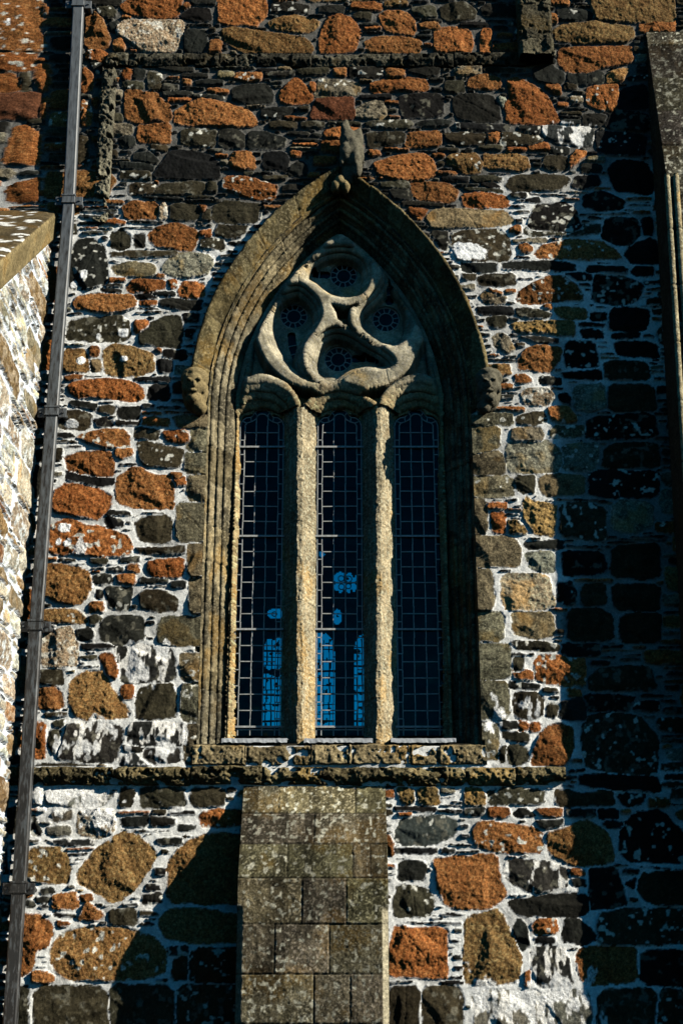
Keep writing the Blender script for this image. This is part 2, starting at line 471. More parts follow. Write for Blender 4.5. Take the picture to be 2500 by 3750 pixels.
x 930 520 960 475 1230 480 1310 500 1310 640 1220 645 1050 650 920 630
d 890 650 1030 660 1020 690 900 690
x 860 740 960 700 1020 760 1080 820 1070 900 950 910 870 820
x 1030 670 1290 665 1290 760 1120 790 1040 740
b 255 790 400 780 670 790 665 880 400 890 250 880
s 695 790 770 800 760 890 690 880
X 330 950 750 960 820 1000 740 1090 500 1080 340 1050
X 240 900 320 910 300 1060 240 1060
b 870 950 965 970 940 1080 860 1080
b 1010 940 1330 945 1330 1080 1150 1095 1010 1080
b 1365 950 1610 950 1610 1085 1380 1080
q 1290 -20 1480 -20 1480 190 1300 190
q 1300 200 1480 200 1480 480 1300 470
q 1330 490 1480 490 1480 790 1320 790
@0 2950
d 240 60 300 190 290 215 230 215
w 560 60 640 30 820 20 825 190 700 230 560 200
X 340 160 500 150 505 210 350 215
X 380 60 520 40 520 100 400 110
d 870 95 1060 75 1060 150 870 140
d 1070 80 1265 90 1260 145 1070 145
b 1105 30 1190 32 1185 60 1100 58
d 1280 140 1410 140 1400 180 1280 175
d 1130 235 1300 235 1300 280 1130 275
G 545 500 640 370 780 260 880 190 960 200 1020 240 1130 350 1060 480 960 610 860 690 780 690 660 610 570 560
x 320 245 680 255 670 280 400 280
G 215 300 440 295 490 370 510 470 490 560 370 565 205 540
g 385 650 540 615 570 720 510 750 380 735
g 575 655 660 640 665 675 580 680
d 290 600 380 590 390 625 310 640
d 265 660 360 660 360 690 265 690
d 190 680 260 690 250 725 190 725
k 400 770 545 780 540 800 400 795
g 560 820 630 700 755 780 700 825
g 165 775 280 780 380 860 375 940 340 1010 270 1040 220 1200 140 1240 150 1000
g 415 830 510 840 480 870 420 870
G 365 1040 430 930 560 880 800 875 1000 905 1130 970 1195 1060 1180 1200 1050 1240 800 1250 480 1245 400 1180 365 1110
g 230 1200 330 1195 380 1230 375 1265 240 1265
g 1435 70 1560 20 1740 30 1740 140 1560 150 1440 145
G 1210 400 1300 300 1400 230 1560 200 1760 210 1760 700 1500 710 1200 690
G 1130 850 1200 750 1400 740 1568 760 1760 800 1760 980 1400 990 1200 960
b 790 750 980 740 980 860 800 850
b 1380 1030 1760 1020 1760 1270 1360 1270
b 1250 1100 1350 1090 1340 1250 1240 1250
d 1200 1020 1350 1010 1350 1075 1205 1070
d 1030 640 1160 620 1165 700 1030 710
k 1115 450 1190 450 1190 500 1115 500
k 1060 570 1150 570 1150 610 1050 610
b 110 1290 210 1290 200 1640 100 1640
b 250 1300 770 1300 780 1640 240 1640
b 790 1290 1250 1290 1250 1640 790 1640
b 1270 1290 1760 1290 1760 1640 1270 1640
@1200 600
s 700 380 760 330 900 325 1110 330 1280 340 1340 420 1250 450 1100 455 750 460
g 570 330 720 320 660 410
d 740 490 860 480 870 610 830 620
b 880 500 1000 475 1220 470 1300 540 1310 650 1290 700 930 700 890 600
d 960 710 1210 710 1200 780 970 780
b 960 790 1060 790 1050 835 970 835
b 1075 820 1150 800 1340 800 1350 870 1230 885 1080 875
g 1150 900 1250 930 1240 950 1160 920
p 1090 950 1130 920 1270 960 1260 1010 1120 1010
k 1070 1030 1320 1030 1330 1080 1080 1080
b 1140 1110 1270 1100 1280 1170 1200 1185 1150 1160
p 1180 1250 1220 1210 1280 1230 1345 1330 1290 1360 1190 1310
d 440 190 600 195 600 260 480 255
d 530 270 820 275 815 305 540 300
@600 600
b 350 350 440 270 700 300 690 400 600 420 380 380
b 370 490 400 430 600 440 560 520 480 540 380 530
b 275 400 300 330 345 330 340 410
@1700 800
g 325 80 370 60 400 65 400 110 330 110
b 425 80 500 50 700 40 970 45 970 110 700 125 480 130 430 110
g 385 200 440 190 480 210 480 250 400 260
g 495 260 560 200 650 180 760 155 980 160 1080 230 1120 290 900 300 700 295 520 290
d 265 320 400 305 665 310 790 330 790 375 540 380 275 365
d 890 345 1130 350 1165 370 1150 395 880 385
k 980 100 1020 0 1230 0 1265 110 1190 190 1100 195 990 150
k 1140 260 1200 190 1350 140 1450 330 1200 330
k 1270 0 1350 0 1350 120 1280 110
k 1190 390 1230 345 1350 350 1350 410 1250 420
k 940 405 1150 420 1290 480 1230 600 1080 625 910 600 930 470
k 1030 700 1060 650 1170 640 1330 660 1310 760 1290 800 1180 810 1030 805
k 720 395 900 400 910 440 800 445
k 1050 830 1250 820 1250 860 1060 865
k 1060 890 1280 885 1380 915 1390 1000 1110 990
g 370 590 400 520 470 485 590 420 700 420 790 470 850 560 850 600 650 600 430 620
b 360 660 430 640 620 690 600 710 480 720 390 700
g 570 625 620 620 620 655 580 645
G 640 650 720 630 870 650 880 720 760 730 680 710
k 910 680 1020 680 1020 735 900 730
y 335 755 500 740 600 745 780 745 785 850 700 850 600 825 380 820
k 820 755 1010 760 1000 780 820 775
k 830 810 900 795 1000 820 990 870 850 860
d 390 850 500 850 670 870 670 895 520 895
b 365 895 435 895 430 925 370 920
g 385 1010 430 940 500 920 690 925 690 980 640 1070 600 1110 450 1090 390 1080
k 720 880 930 885 960 1000 960 1060 850 1075 720 1065
b 1000 1030 1300 1030 1330 1160 1000 1160
k 700 1110 980 1090 980 1160 720 1150
g 360 1130 430 1120 480 1150 480 1180 370 1185
d 530 1150 560 1135 690 1150 690 1195 545 1190
w 400 1260 440 1220 600 1225 650 1290 600 1345 430 1340
k 670 1270 720 1250 765 1290 760 1340 680 1310
p 780 1200 1000 1190 1010 1350 900 1390 790 1370
b 1030 1190 1350 1190 1380 1380 1030 1380
g 590 1355 740 1355 800 1430 800 1460 640 1465
b 370 1440 450 1400 560 1395 585 1460 500 1480 380 1475
k 880 1430 1350 1400 1390 1568 870 1590
p 340 1510 540 1500 570 1568 540 1600 330 1590
s 610 1530 650 1490 700 1500 860 1490 850 1560 620 1580
q 40 1410 330 1400 350 1490 40 1480
q 40 1490 250 1490 255 1650 40 1690
@1700 1600
p 300 60 400 20 600 25 680 90 705 180 670 245 480 260 310 250
p 700 60 960 40 960 160 930 240 700 240
b 1000 90 1050 50 1300 40 1390 60 1390 220 990 220
b 370 290 490 275 510 330 500 405 420 410 370 370
s 535 290 670 260 860 280 860 400 750 420 560 425 535 380
k 880 240 1390 240 1390 440 900 430
y 425 480 440 430 510 470 660 480 650 600 640 710 500 700 430 600
y 310 600 400 620 450 700 330 700
b 680 480 850 470 1010 510 1020 730 900 750 690 700
p 1060 500 1130 450 1340 480 1350 640 1200 690 1050 650
g 180 480 300 475 290 520 170 510
g 190 540 290 540 290 685 200 690
d 430 755 700 750 705 800 480 805 430 785
p 440 850 500 820 640 830 650 960 580 975 470 940
b 1050 790 1400 760 1400 1020 1050 1010
k 700 820 1000 830 1020 960 800 1000 700 990
P 260 1010 330 975 600 1000 620 1100 650 1200 560 1240 300 1240 260 1150
k 660 1050 760 1035 800 1100 800 1200 720 1210 660 1170
b 830 1060 1010 1050 1010 1200 840 1210
b 1050 1060 1400 1060 1400 1250 1080 1240
s 340 1270 430 1250 640 1270 650 1430 480 1450 350 1410
b 740 1240 980 1235 1060 1290 1070 1460 730 1470
b 1120 1270 1400 1260 1400 1480 1110 1470
b 330 1470 480 1470 680 1500 670 1535 400 1530
k 700 1480 960 1480 970 1568 700 1568
q 40 100 260 100 290 270 40 270
q 40 280 340 290 350 430 40 430
q 40 445 150 450 170 700 40 700
q 40 710 350 720 400 800 390 940 200 935 40 935
q 40 945 200 950 210 1245 40 1245
q 40 1255 280 1265 270 1465 40 1465
q 40 1480 310 1490 325 1560 320 1735 40 1730
@1700 2400
g 505 50 540 5 650 0 850 10 860 100 860 215 700 215 510 185
b 360 20 420 20 410 100 360 110
g 350 115 490 120 490 180 370 170
d 330 190 540 210 540 250 330 230
b 370 270 500 260 565 310 550 440 470 465 370 440 350 330
b 590 380 610 345 680 365 640 455 580 445
d 690 340 850 310 870 460 740 470 670 440
b 890 170 960 100 1080 80 1330 80 1380 250 900 250
k 860 280 1230 290 1200 350 1170 400 860 390
k 1220 340 1390 330 1390 400 1210 395
g 745 240 830 250 830 300 750 290
b 840 580 870 450 1000 405 1250 430 1330 520 1390 590 1380 740 1370 850 1190 850 880 810 850 700
g 600 505 700 490 770 530 785 640 740 760 650 835 480 800 490 680 540 570
d 260 485 370 485 375 520 260 525
g 385 480 450 480 450 540 390 535
g 465 490 545 490 535 550 465 545
b 275 550 460 560 460 625 390 620 275 595
b 320 650 400 635 450 690 460 750 400 790 310 770
b 255 670 295 650 290 760 260 765
q 40 185 310 190 320 460 40 470
q 40 480 230 480 250 560 245 750 40 760
b 420 870 560 850 690 870 700 930 420 920
k 820 850 1380 870 1400 980 820 940
y 0 950 110 950 150 1010 140 1080 0 1080
b 160 980 280 950 570 970 570 1060 380 1070 180 1070
b 650 970 760 970 820 990 1050 970 1070 1070 850 1080 660 1075
k 1080 990 1290 990 1290 1060 1150 1080
@1700 2950
d 0 20 140 15 140 65 0 65
g 150 25 310 20 325 65 280 85 180 80
d 350 60 400 20 450 30 505 75 380 80
g 510 30 690 25 695 75 640 85 540 70
d 735 35 930 30 930 75 740 75
k 960 35 1090 30 1090 90 970 85
d 520 110 700 100 705 140 590 165 530 150
k 990 140 1050 110 1130 130 1110 160
g 60 200 110 115 280 130 460 145 550 190 560 300 530 345 400 335 200 325 75 290
G 590 200 680 170 860 110 960 150 1040 220 1070 320 1060 400 900 430 750 415 600 340
k 1130 150 1230 50 1400 30 1568 180 1700 410 1200 410 1100 330
g -220 380 -120 370 60 365 200 345 235 400 250 540 305 640 260 690 160 740 0 745 -130 720 -190 600 -200 480
x 280 470 310 400 420 385 600 400 740 460 740 570 600 610 460 620 330 550
g 720 460 850 470 860 500 760 495
d 770 530 860 530 860 575 780 570
d 320 690 480 665 700 630 880 650 885 760 820 790 450 795 340 750
k 890 450 1090 450 1120 540 1170 710 1000 740 900 740
b 1250 550 1290 480 1700 470 1700 700 1420 710 1290 690 1240 610
k 1130 460 1250 450 1240 490 1130 490
k 1150 560 1230 520 1210 600
G 0 860 30 800 220 740 270 780 300 850 350 980 400 1080 400 1180 370 1280 180 1280 20 1285 0 1180
d 350 880 390 820 440 870 460 1000 420 1040 380 1000
g 480 860 540 810 640 820 670 910 500 915
k 500 950 640 950 640 985 510 985
d 700 950 720 830 790 810 880 860 945 920 940 970 850 1000 720 980
b 950 780 1150 740 1700 750 1700 980 1250 1000 950 990
x 480 1030 700 1020 750 1120 775 1290 520 1300 480 1160
g 800 1060 890 1010 1000 1010 1230 1010 1240 1270 880 1285 820 1240
k 1260 1040 1700 1040 1700 1300 1260 1280
g 430 1200 470 1180 470 1300 430 1300
X 60 1330 570 1330 560 1640 80 1640
X 580 1330 890 1330 930 1640 590 1640
b 960 1320 1380 1320 1360 1640 950 1640
b 1390 1320 1700 1320 1700 1640 1380 1640
@800 2700
y 1275 370 1400 370 1400 470 1320 480
y 1430 370 1568 370 1590 480 1440 480
k 1270 500 1560 510 1560 525 1280 525
g 1290 540 1370 535 1380 560 1300 560
D 1265 690 1310 590 1450 575 1600 560 1720 600 1690 700 1560 770 1330 770 1270 730
g 1210 690 1240 740 1250 850 1210 850
k 1270 800 1560 800 1560 830 1280 830
d 1300 900 1460 890 1490 950 1470 1030 1280 1025
b 1250 1180 1290 1060 1500 1080 1550 1180 1510 1290 1260 1290
@800 2950
g 1225 1080 1260 860 1400 880 1568 870 1640 900 1640 1050 1640 1230 1568 1240 1225 1230
b 1230 1290 1440 1290 1440 1640 1230 1640
b 1460 1300 1750 1310 1750 1640 1460 1640
"""
# ------------------------------------------------------------------ rubble wall raster
TYPES = {  # colour, surface grain, relief
 'g': ((.235, .088, .026), 1.0, .034), 'G': ((.20, .108, .038), 1.0, .036), 'r': ((.11, .040, .018), .8, .030),
 'w': ((.28, .20, .125), 1.0, .034), 'd': ((.0145, .015, .012), .35, .026), 'k': ((.008, .008, .0075), .3, .022),
 'b': ((.033, .028, .016), .55, .028), 'p': ((.17, .155, .110), .8, .030), 'P': ((.42, .36, .24), .8, .034),
 's': ((.16, .127, .070), .6, .030), 'y': ((.21, .15, .06), 1.0, .038), 'q': ((.115, .098, .060), .9, .034),
 'x': ((.026, .026, .023), .5, .028), 'X': ((.14, .13, .10), .7, .024), 'D': ((.05, .055, .047), .3, .028)}
def chaikin(p, n=1, r=.13):
    for _ in range(n):
        q = []
        for i in range(len(p)):
            a, b = p[i], p[(i+1) % len(p)]
            q.append((a[0]+(b[0]-a[0])*r, a[1]+(b[1]-a[1])*r)); q.append((b[0]-(b[0]-a[0])*r, b[1]-(b[1]-a[1])*r))
        p = q
    return p
def poly_sdf(P, X, Z):
    """positive inside"""
    d = np.full(X.shape, 1e9); ins = np.zeros(X.shape, bool); n = len(P)
    for i in range(n):
        ax, az = P[i]; bx, bz = P[(i+1) % n]
        ex, ez = bx-ax, bz-az; wx, wz_ = X-ax, Z-az
        t = np.clip((wx*ex+wz_*ez)/(ex*ex+ez*ez+1e-12), 0, 1)
        d = np.minimum(d, (wx-ex*t)**2+(wz_-ez*t)**2)
        if abs(ez) > 1e-12:
            c = ((az <= Z) != (bz <= Z)) & (X < ax + (Z-az)*ex/ez); ins ^= c
    d = np.sqrt(d); return np.where(ins, d, -d)

class Wall:
    """a relief of stones in mortar over a (possibly uneven) grid"""
    def __init__(s, xs, zs, seed, mort):
        s.xs, s.zs = xs, zs; s.X, s.Z = np.meshgrid(xs, zs); sh = s.X.shape
        s.occ = np.zeros(sh, bool); s.r = random.Random(seed); s.seed = seed
        X, Z = s.X, s.Z
        s.white = mort(X, Z)
        n = fbm(X, Z, .05, 3+seed); n2 = fbm(X, Z, .3, 8+seed)
        s.h = -.012 + .020*s.white + .010*(n-.5) + .012*(n2-.5)
        dark = np.array((.036, .032, .024)); pale = np.array((.78, .78, .75))
        s.col = mixc(np.broadcast_to(dark, sh+(3,))*(.6+.8*n)[..., None], pale, s.white*np.clip(.74+.5*n2, 0, 1))
        s.rough = np.full(sh, .55) - .2*s.white
        s.kind = np.zeros(sh, np.int8)
        s.wx = .009*(vnoise(X, Z, .055, 1+seed)-.5) + .016*(vnoise(X, Z, .16, 2+seed)-.5) + .009*(vnoise(X, Z, .022, 4+seed)-.5)
    def stone(s, P, kind, gap=.004, chk=True, soft=1):
        P = chaikin(P, soft)
        x0 = min(p[0] for p in P)-.02; x1 = max(p[0] for p in P)+.02; z0 = min(p[1] for p in P)-.02; z1 = max(p[1] for p in P)+.02
        i0, i1 = np.searchsorted(s.xs, (x0, x1)); j0, j1 = np.searchsorted(s.zs, (z0, z1))
        if i1-i0 < 2 or j1-j0 < 2: return False
        sl = (slice(j0, j1), slice(i0, i1)); X, Z = s.X[sl], s.Z[sl]
        sd = poly_sdf(P, X, Z) + s.wx[sl] - gap
        m = (sd > 0) & ~s.occ[sl]
        if not m.any(): return False
        r = s.r; c, g, H = TYPES[kind]; H *= r.uniform(.75, 1.25); off = r.uniform(0, 90)
        size = min(x1-x0, z1-z0)
        edge = min(.009, size*.25)
        t = np.clip(sd/edge, 0, 1); prof = np.sqrt(1-(1-t)**2)
        a1 = r.uniform(-.05, .05); a2 = r.uniform(-.07, .05)
        cx, cz = (x0+x1)/2, (z0+z1)/2
        h = H*prof + np.clip(a1*(X-cx)+a2*(Z-cz), -.02, .02)*t
        if size > .07:                                    # broken faces: a few planes cut the front
            for _k in range(r.randint(4, 7)):
                an = r.uniform(0, 6.28); dd = r.uniform(.06, .36)*size; sl_ = r.uniform(.12, .60)
                q = (X-cx)*math.cos(an)*size/max(x1-x0, .01)*1.2 + (Z-cz)*math.sin(an)
                h = np.minimum(h, H - sl_*(q-dd))
            h = np.maximum(h, .2*H*prof)
        lump = fbm(X, Z, .16, off); mid = fbm(X, Z, .045, off+5, 3)
        amp = {'g': 1, 'G': 1, 'w': 1.1, 'y': 1.6, 'r': .6, 'P': .9, 'p': .9}.get(kind, .55)
        if kind == 'q': amp = .45
        h = h + t*((lump-.5)*.030*min(1, size/.2)*max(amp, .6) + (mid-.5)*.019*amp)
        fine = fbm(X, Z, .018, off+9, 2)
        h = h + t*(fine-.5)*.012*amp
        if size > .14 and kind in 'gGsbqdkp':           # a few split lines
            ang = r.uniform(0, 3.14); q = (X-cx)*math.cos(ang)+(Z-cz)*math.sin(ang) + .05*(lump-.5)
            if r.random() < .6: h = h - t*.006*np.exp(-(q/.006)**2)
        j = r.uniform(.68, 1.38); hue = r.uniform(-.12, .12)
        base = np.array(c)*j*np.array((1, 1+hue, 1+1.6*hue))
        col = np.broadcast_to(base, X.shape+(3,)).copy()
        sp = vnoise(X, Z, .011, off+20); md = fbm(X, Z, .07, off+30)
        if kind in 'gGw':
            col = mixc(col, np.minimum(base*np.array((1.7, 2.3, 2.8)), .7), sstep(.60, .85, sp)*.5*(1 if kind != 'w' else 1.3))
            col = mixc(col, base*.28, sstep(.38, .18, sp)*.6)
            col = mixc(col, base*np.array((.6, .5, .45)), sstep(.5, .75, md)*.5)
        elif kind in 'qsyPp':
            col = mixc(col, base*.30, sstep(.47, .66, md)*.75)
            col = mixc(col, np.minimum(base*2.1, .6), sstep(.60, .80, sp)*.55)
            col = mixc(col, base*np.array((1.5, 1.1, .6)), sstep(.56, .74, fbm(X, Z, .2, off+41))*.6)
        else:
            col = mixc(col, np.minimum(base*2.8+.02, .4), sstep(.64, .84, sp)*.5*(g))
            col = mixc(col, base*.45, sstep(.5, .7, md)*.6)
            if r.random() < .4: col = mixc(col, np.array((.17, .16, .12)), sstep(.60, .72, fbm(X, Z, .06, off+44))*.6)
        sm = sstep(.016, .002, sd)*sstep(.45, .60, fbm(X, Z, .05, off+70))*s.white[sl]     # pointing smeared on the edges
        col = mixc(col, np.array((.70, .71, .70)), sm*.9)
        if kind == 'w': col = mixc(col, np.array((.62, .60, .52)), sstep(.56, .66, md)*.8)
        if kind in 'xX':                                # lime that has run down over the stone
            run = fbm(X*1.9, Z*.7, .10, off+50, 3); top = (Z-z0)/(z1-z0)
            th = .70-.22*top if kind == 'x' else .56-.14*top
            col = mixc(col, np.array((.74, .72, .67)), sstep(th, th+.05, run))
        elif r.random() < .25 and size > .1:            # small pale lichens
            col = mixc(col, np.array((.55, .54, .47)), sstep(.70, .76, fbm(X, Z, .05, off+60, 2)))
        s.h[sl] = np.where(m, h, s.h[sl]); s.rough[sl] = np.where(m, g, s.rough[sl])
        s.col[sl] = np.where(m[..., None], col, s.col[sl]); s.kind[sl] = np.where(m, ord(kind), s.kind[sl])
        s.occ[sl] |= (sd > -.0055)
        return True
    def wash(s, x0, x1, z0, z1, thr, seed):
        i0, i1 = np.searchsorted(s.xs, (x0-.15, x1+.15)); j0, j1 = np.searchsorted(s.zs, (z0-.15, z1+.15))
        sl = (slice(j0, j1), slice(i0, i1)); X, Z = s.X[sl], s.Z[sl]
        e = sstep(x0-.12, x0+.12, X)*sstep(x1+.12, x1-.12, X)*sstep(z0-.12, z0+.10, Z)*sstep(z1+.10, z1-.05, Z)
        n = fbm(X*1.5, Z*.8, .16, seed, 4)
        f = sstep(thr, thr+.06, n+.30*(e-1))
        s.col[sl] = mixc(s.col[sl], np.array((.76, .76, .74)), f*.92)
    def blob(s, cx, cz, rx, rz, col=(.82, .82, .80), seed=0):
        i0, i1 = np.searchsorted(s.xs, (cx-rx*1.3, cx+rx*1.3)); j0, j1 = np.searchsorted(s.zs, (cz-rz*1.3, cz+rz*1.3))
        sl = (slice(j0, j1), slice(i0, i1)); X, Z = s.X[sl], s.Z[sl]
        q = 1-np.hypot((X-cx)/rx, (Z-cz)/rz) + .75*(fbm(X, Z, .05, seed+3)-.5)
        f = sstep(.0, .12, q); s.col[sl] = mixc(s.col[sl], np.array(col), f); s.h[sl] += .003*f
    def fill(s, sizes, kinds, region=None, slant=0.0):
        r = s.r; xs, zs = s.xs, s.zs
        for (wd, hg, n) in sizes:
            for _ in range(n):
                if region: cx, cz = r.uniform(*region[:2]), r.uniform(*region[2:])
                else: cx, cz = r.uniform(xs[0], xs[-1]), r.uniform(zs[0], zs[-1])
                a, b = wd*r.uniform(.6, 1.15), hg*r.uniform(.7, 1.2)
                i0, i1 = np.searchsorted(xs, (cx-a/2, cx+a/2)); j0, j1 = np.searchsorted(zs, (cz-b/2, cz+b/2))
                if s.occ[j0:j1+1, i0:i1+1].any() or i1-i0 < 2 or j1-j0 < 1: continue
                # grow sideways, then up and down, while free
                for _g in range(3):
                    g = a*.10
                    if not s.occ[j0:j1+1, np.searchsorted(xs, cx-a/2-g):i0+1].any(): cx -= g/2; a += g
                    i0, i1 = np.searchsorted(xs, (cx-a/2, cx+a/2))
                    if not s.occ[j0:j1+1, i1:np.searchsorted(xs, cx+a/2+g)+1].any(): cx += g/2; a += g
                    i0, i1 = np.searchsorted(xs, (cx-a/2, cx+a/2))
                k = kinds(r, a*b, cx, cz); P = []
                jx, jz = a*.10, b*.22; sk = r.uniform(-.06, .06)*a
                for (u, v) in ((-.5, -.5), (0, -.56), (.5, -.5), (.56, 0), (.5, .5), (0, .56), (-.5, .5), (-.56, 0)):
                    P.append((cx+u*a+r.uniform(-jx, jx)*.5, cz+v*b+r.uniform(-jz, jz)*.5+sk*u))
                s.stone(P, k, gap=.002, soft=1)

# extent of the building's front; fine where the picture looks, coarser beyond it
STEP = .0085
xs = np.concatenate([np.arange(-5.6, -3.1, .03), np.arange(-3.1, 3.75, STEP), np.arange(3.75, 5.6, .03)])
xs = xs[(xs < -3.1) | (xs >= -3.1)]
zs = np.concatenate([np.arange(-.2, 1.2, .03), np.arange(1.2, 12.6, STEP), np.arange(12.6, 13.6, .03)])
XL, XR = -3.005, 3.09
def mort_front(X, Z):
    f = sstep(9.55, 8.7, Z + 1.1*(fbm(X, Z, .9, 71)-.5) - .55*sstep(.5, 2.6, X) - .35*sstep(-1.8, -2.6, X))
    n = fbm(X, Z, .35, 75)
    f = f*(.55+.45*sstep(.30, .52, n))
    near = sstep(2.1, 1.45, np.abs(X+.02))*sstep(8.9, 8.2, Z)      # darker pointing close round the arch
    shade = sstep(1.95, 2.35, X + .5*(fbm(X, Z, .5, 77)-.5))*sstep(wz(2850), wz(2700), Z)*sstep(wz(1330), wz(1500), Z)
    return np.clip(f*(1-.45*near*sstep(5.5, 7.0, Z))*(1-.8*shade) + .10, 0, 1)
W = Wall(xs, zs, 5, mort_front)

# ------------------------------------------------------------------ window geometry on the wall plane
X0 = -.02                                   # axis of the window
ZS = wz(1480)                               # springing of the arch
ZA = wz(628)                                # top of the hood
OUT = 1.50                                  # half width over the hood
CC = ((ZA-ZS)**2 - OUT**2)/(2*OUT); RO = OUT+CC
HOOD = .20; XO = OUT-HOOD                   # hood band, then the splayed mouldings
WM = .27                                    # width of the mouldings
ZSILL = wz(2712)
def arch_in(X, Z):
    """distance inward from the outer line of the hood"""
    dx = np.abs(X-X0)
    return np.where(Z < ZS, OUT-dx, RO-np.hypot(dx+CC, Z-ZS))
A = arch_in(W.X, W.Z)
ZB = wz(2800)
inside = (A > HOOD) & (W.Z > ZSILL-.02)
under_hood = (A > .03) & (W.Z > ZS-.05)
W.occ |= inside | under_hood
# the slot for the sill and the string course below the window
sillz0, sillz1 = wz(2802), wz(2716)
W.occ |= (np.abs(W.X-X0) < 1.33) & (W.Z > sillz0) & (W.Z < sillz1)
strz0, strz1 = wz(2880), wz(2806)
W.occ |= (W.X < wp(2065, 2840)[0]) & (W.Z > strz0) & (W.Z < strz1)
drz0, drz1 = wz(246), wz(196)
W.occ |= (W.X > wp(398, 220)[0]) & (W.X < wp(1920, 220)[0]) & (W.Z > drz0) & (W.Z < drz1)

ox = oy = 0
for line in STONES.strip().splitlines():
    if line[0] == '@': ox, oy = map(int, line[1:].split()); continue
    tk = line.split(); v = list(map(float, tk[1:]))
    P = [wp(ox+v[i]/1.96, oy+v[i+1]/1.96) for i in range(0, len(v), 2)]
    W.stone(P, tk[0], gap=-.014)
def pick(r, area, cx, cz):
    u = r.random()
    if area > .02: return 'g' if u < .34 else 'G' if u < .46 else 'b' if u < .66 else 'd' if u < .9 else 'p'
    if area > .004: return 'g' if u < .20 else 'b' if u < .36 else 'd' if u < .78 else 'k' if u < .92 else 'p'
    return 'g' if u < .055 else 'b' if u < .26 else 'd' if u < .66 else 'k' if u < .96 else 'p'
W.fill([(.55, .34, 500), (.40, .22, 1500), (.28, .13, 5000), (.2, .08, 9000)], pick)
W.fill([(.30, .03, 9000), (.26, .05, 12000), (.16, .055, 16000), (.20, .034, 12000), (.12, .042, 16000), (.13, .026, 14000), (.075, .04, 16000), (.06, .028, 14000), (.05, .018, 8000)], pick, (-3.3, 3.8, 1.1, 12.7))
for (a_, b_, c_, d_, th) in ((130, 400, 2860, 3000, .36), (150, 420, 2620, 2760, .48), (430, 660, 2720, 2880, .47), (1745, 2150, 3590, 3690, .34), (440, 640, 2360, 2500, .52),
                         (560, 660, 2640, 2760, .42), (2010, 2200, 450, 540, .54), (200, 380, 1990, 2080, .56), (300, 420, 2950, 3080, .44), (1700, 2000, 2540, 2700, .60)):
    xa_, za_ = wp(a_, d_); xb_, zb1_ = wp(b_, c_); W.wash(xa_, xb_, za_, zb1_, th, a_)
for (px, py, rx, rz) in ((1718, 927, .16, .08), (1672, 902, .04, .035), (1687, 905, .035, .03), (310, 1010, .035, .045), (272, 1045, .03, .03), (455, 1222, .04, .04),
                         (362, 1234, .02, .03), (238, 1935, .05, .04), (250, 1990, .035, .04), (215, 1985, .025, .03), (455, 1320, .035, .025),
                         (265, 1555, .06, .04), (300, 1325, .04, .035), (1030, 2762, .05, .03), (33, 88, .02, .04)):
    x, z = wp(px, py); W.blob(x, z, rx*1.25, rz*1.25, (.88, .89, .88), seed=px)

# ------------------------------------------------------------------ the church
church = empty('church', (0, 0, 0))
tag(church, 'old church front of orange granite and dark slate rubble in white mortar', 'church')
window = empty('church_window', (0, 0, 0))
tag(window, 'tall pointed stone window of three leaded lights with flowing tracery', 'window')
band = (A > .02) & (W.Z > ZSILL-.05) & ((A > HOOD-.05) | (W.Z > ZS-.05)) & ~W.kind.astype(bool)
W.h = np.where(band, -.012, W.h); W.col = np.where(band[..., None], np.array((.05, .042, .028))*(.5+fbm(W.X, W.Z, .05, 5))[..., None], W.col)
qm = W.kind == ord('q')
wallmask = ~(inside & (A > HOOD+.004))
fm = wallmask[:-1, :-1] & wallmask[1:, 1:] & wallmask[1:, :-1] & wallmask[:-1, 1:]
zone = (np.abs(W.X-X0) < 1.75) & (W.Z > ZSILL-.1) & (W.Z < ZS+.4) & qm
qf = zone[:-1, :-1] & zone[1:, 1:] & zone[1:, :-1] & zone[:-1, 1:]
wall_o = grid_mesh('rubble_wall', W.X, -W.h, W.Z, fm & ~qf, W.col, W.rough, M_STONE, church)
wall_o['label'] = 'rubble of orange granite and dark slate in white mortar'
for qs in (-1, 1):
    qq = qf & (((W.X[:-1, :-1]-X0)*qs) > 0)
    grid_mesh('jamb_stones', W.X, -W.h, W.Z, qq, W.col, W.rough, M_STONE, window)     # dressed stones beside the opening
del W

def sandstone(X, Z, off, base=(.22, .17, .09), dark=.5, pale=.35, scale=1.0):
    base = np.array(base); sh = X.shape
    a = fbm(X, Z, .22*scale, off); b = fbm(X, Z, .05*scale, off+3); c = vnoise(X, Z, .012, off+6)
    col = np.broadcast_to(base, sh+(3,)) * (.65+.8*b)[..., None]
    col = mixc(col, base*np.array((.22, .23, .24)), sstep(.46, .60, a)*dark)
    col = mixc(col, base*np.array((.45, .45, .42)), sstep(.52, .62, fbm(X, Z, .09*scale, off+14))*dark*.8)
    col = mixc(col, base*np.array((1.35, 1.0, .5)), sstep(.55, .72, fbm(X, Z, .3*scale, off+9))*.5)
    col = mixc(col, np.minimum(base*2.2+.05, .62), sstep(.62, .82, c)*pale)
    return col

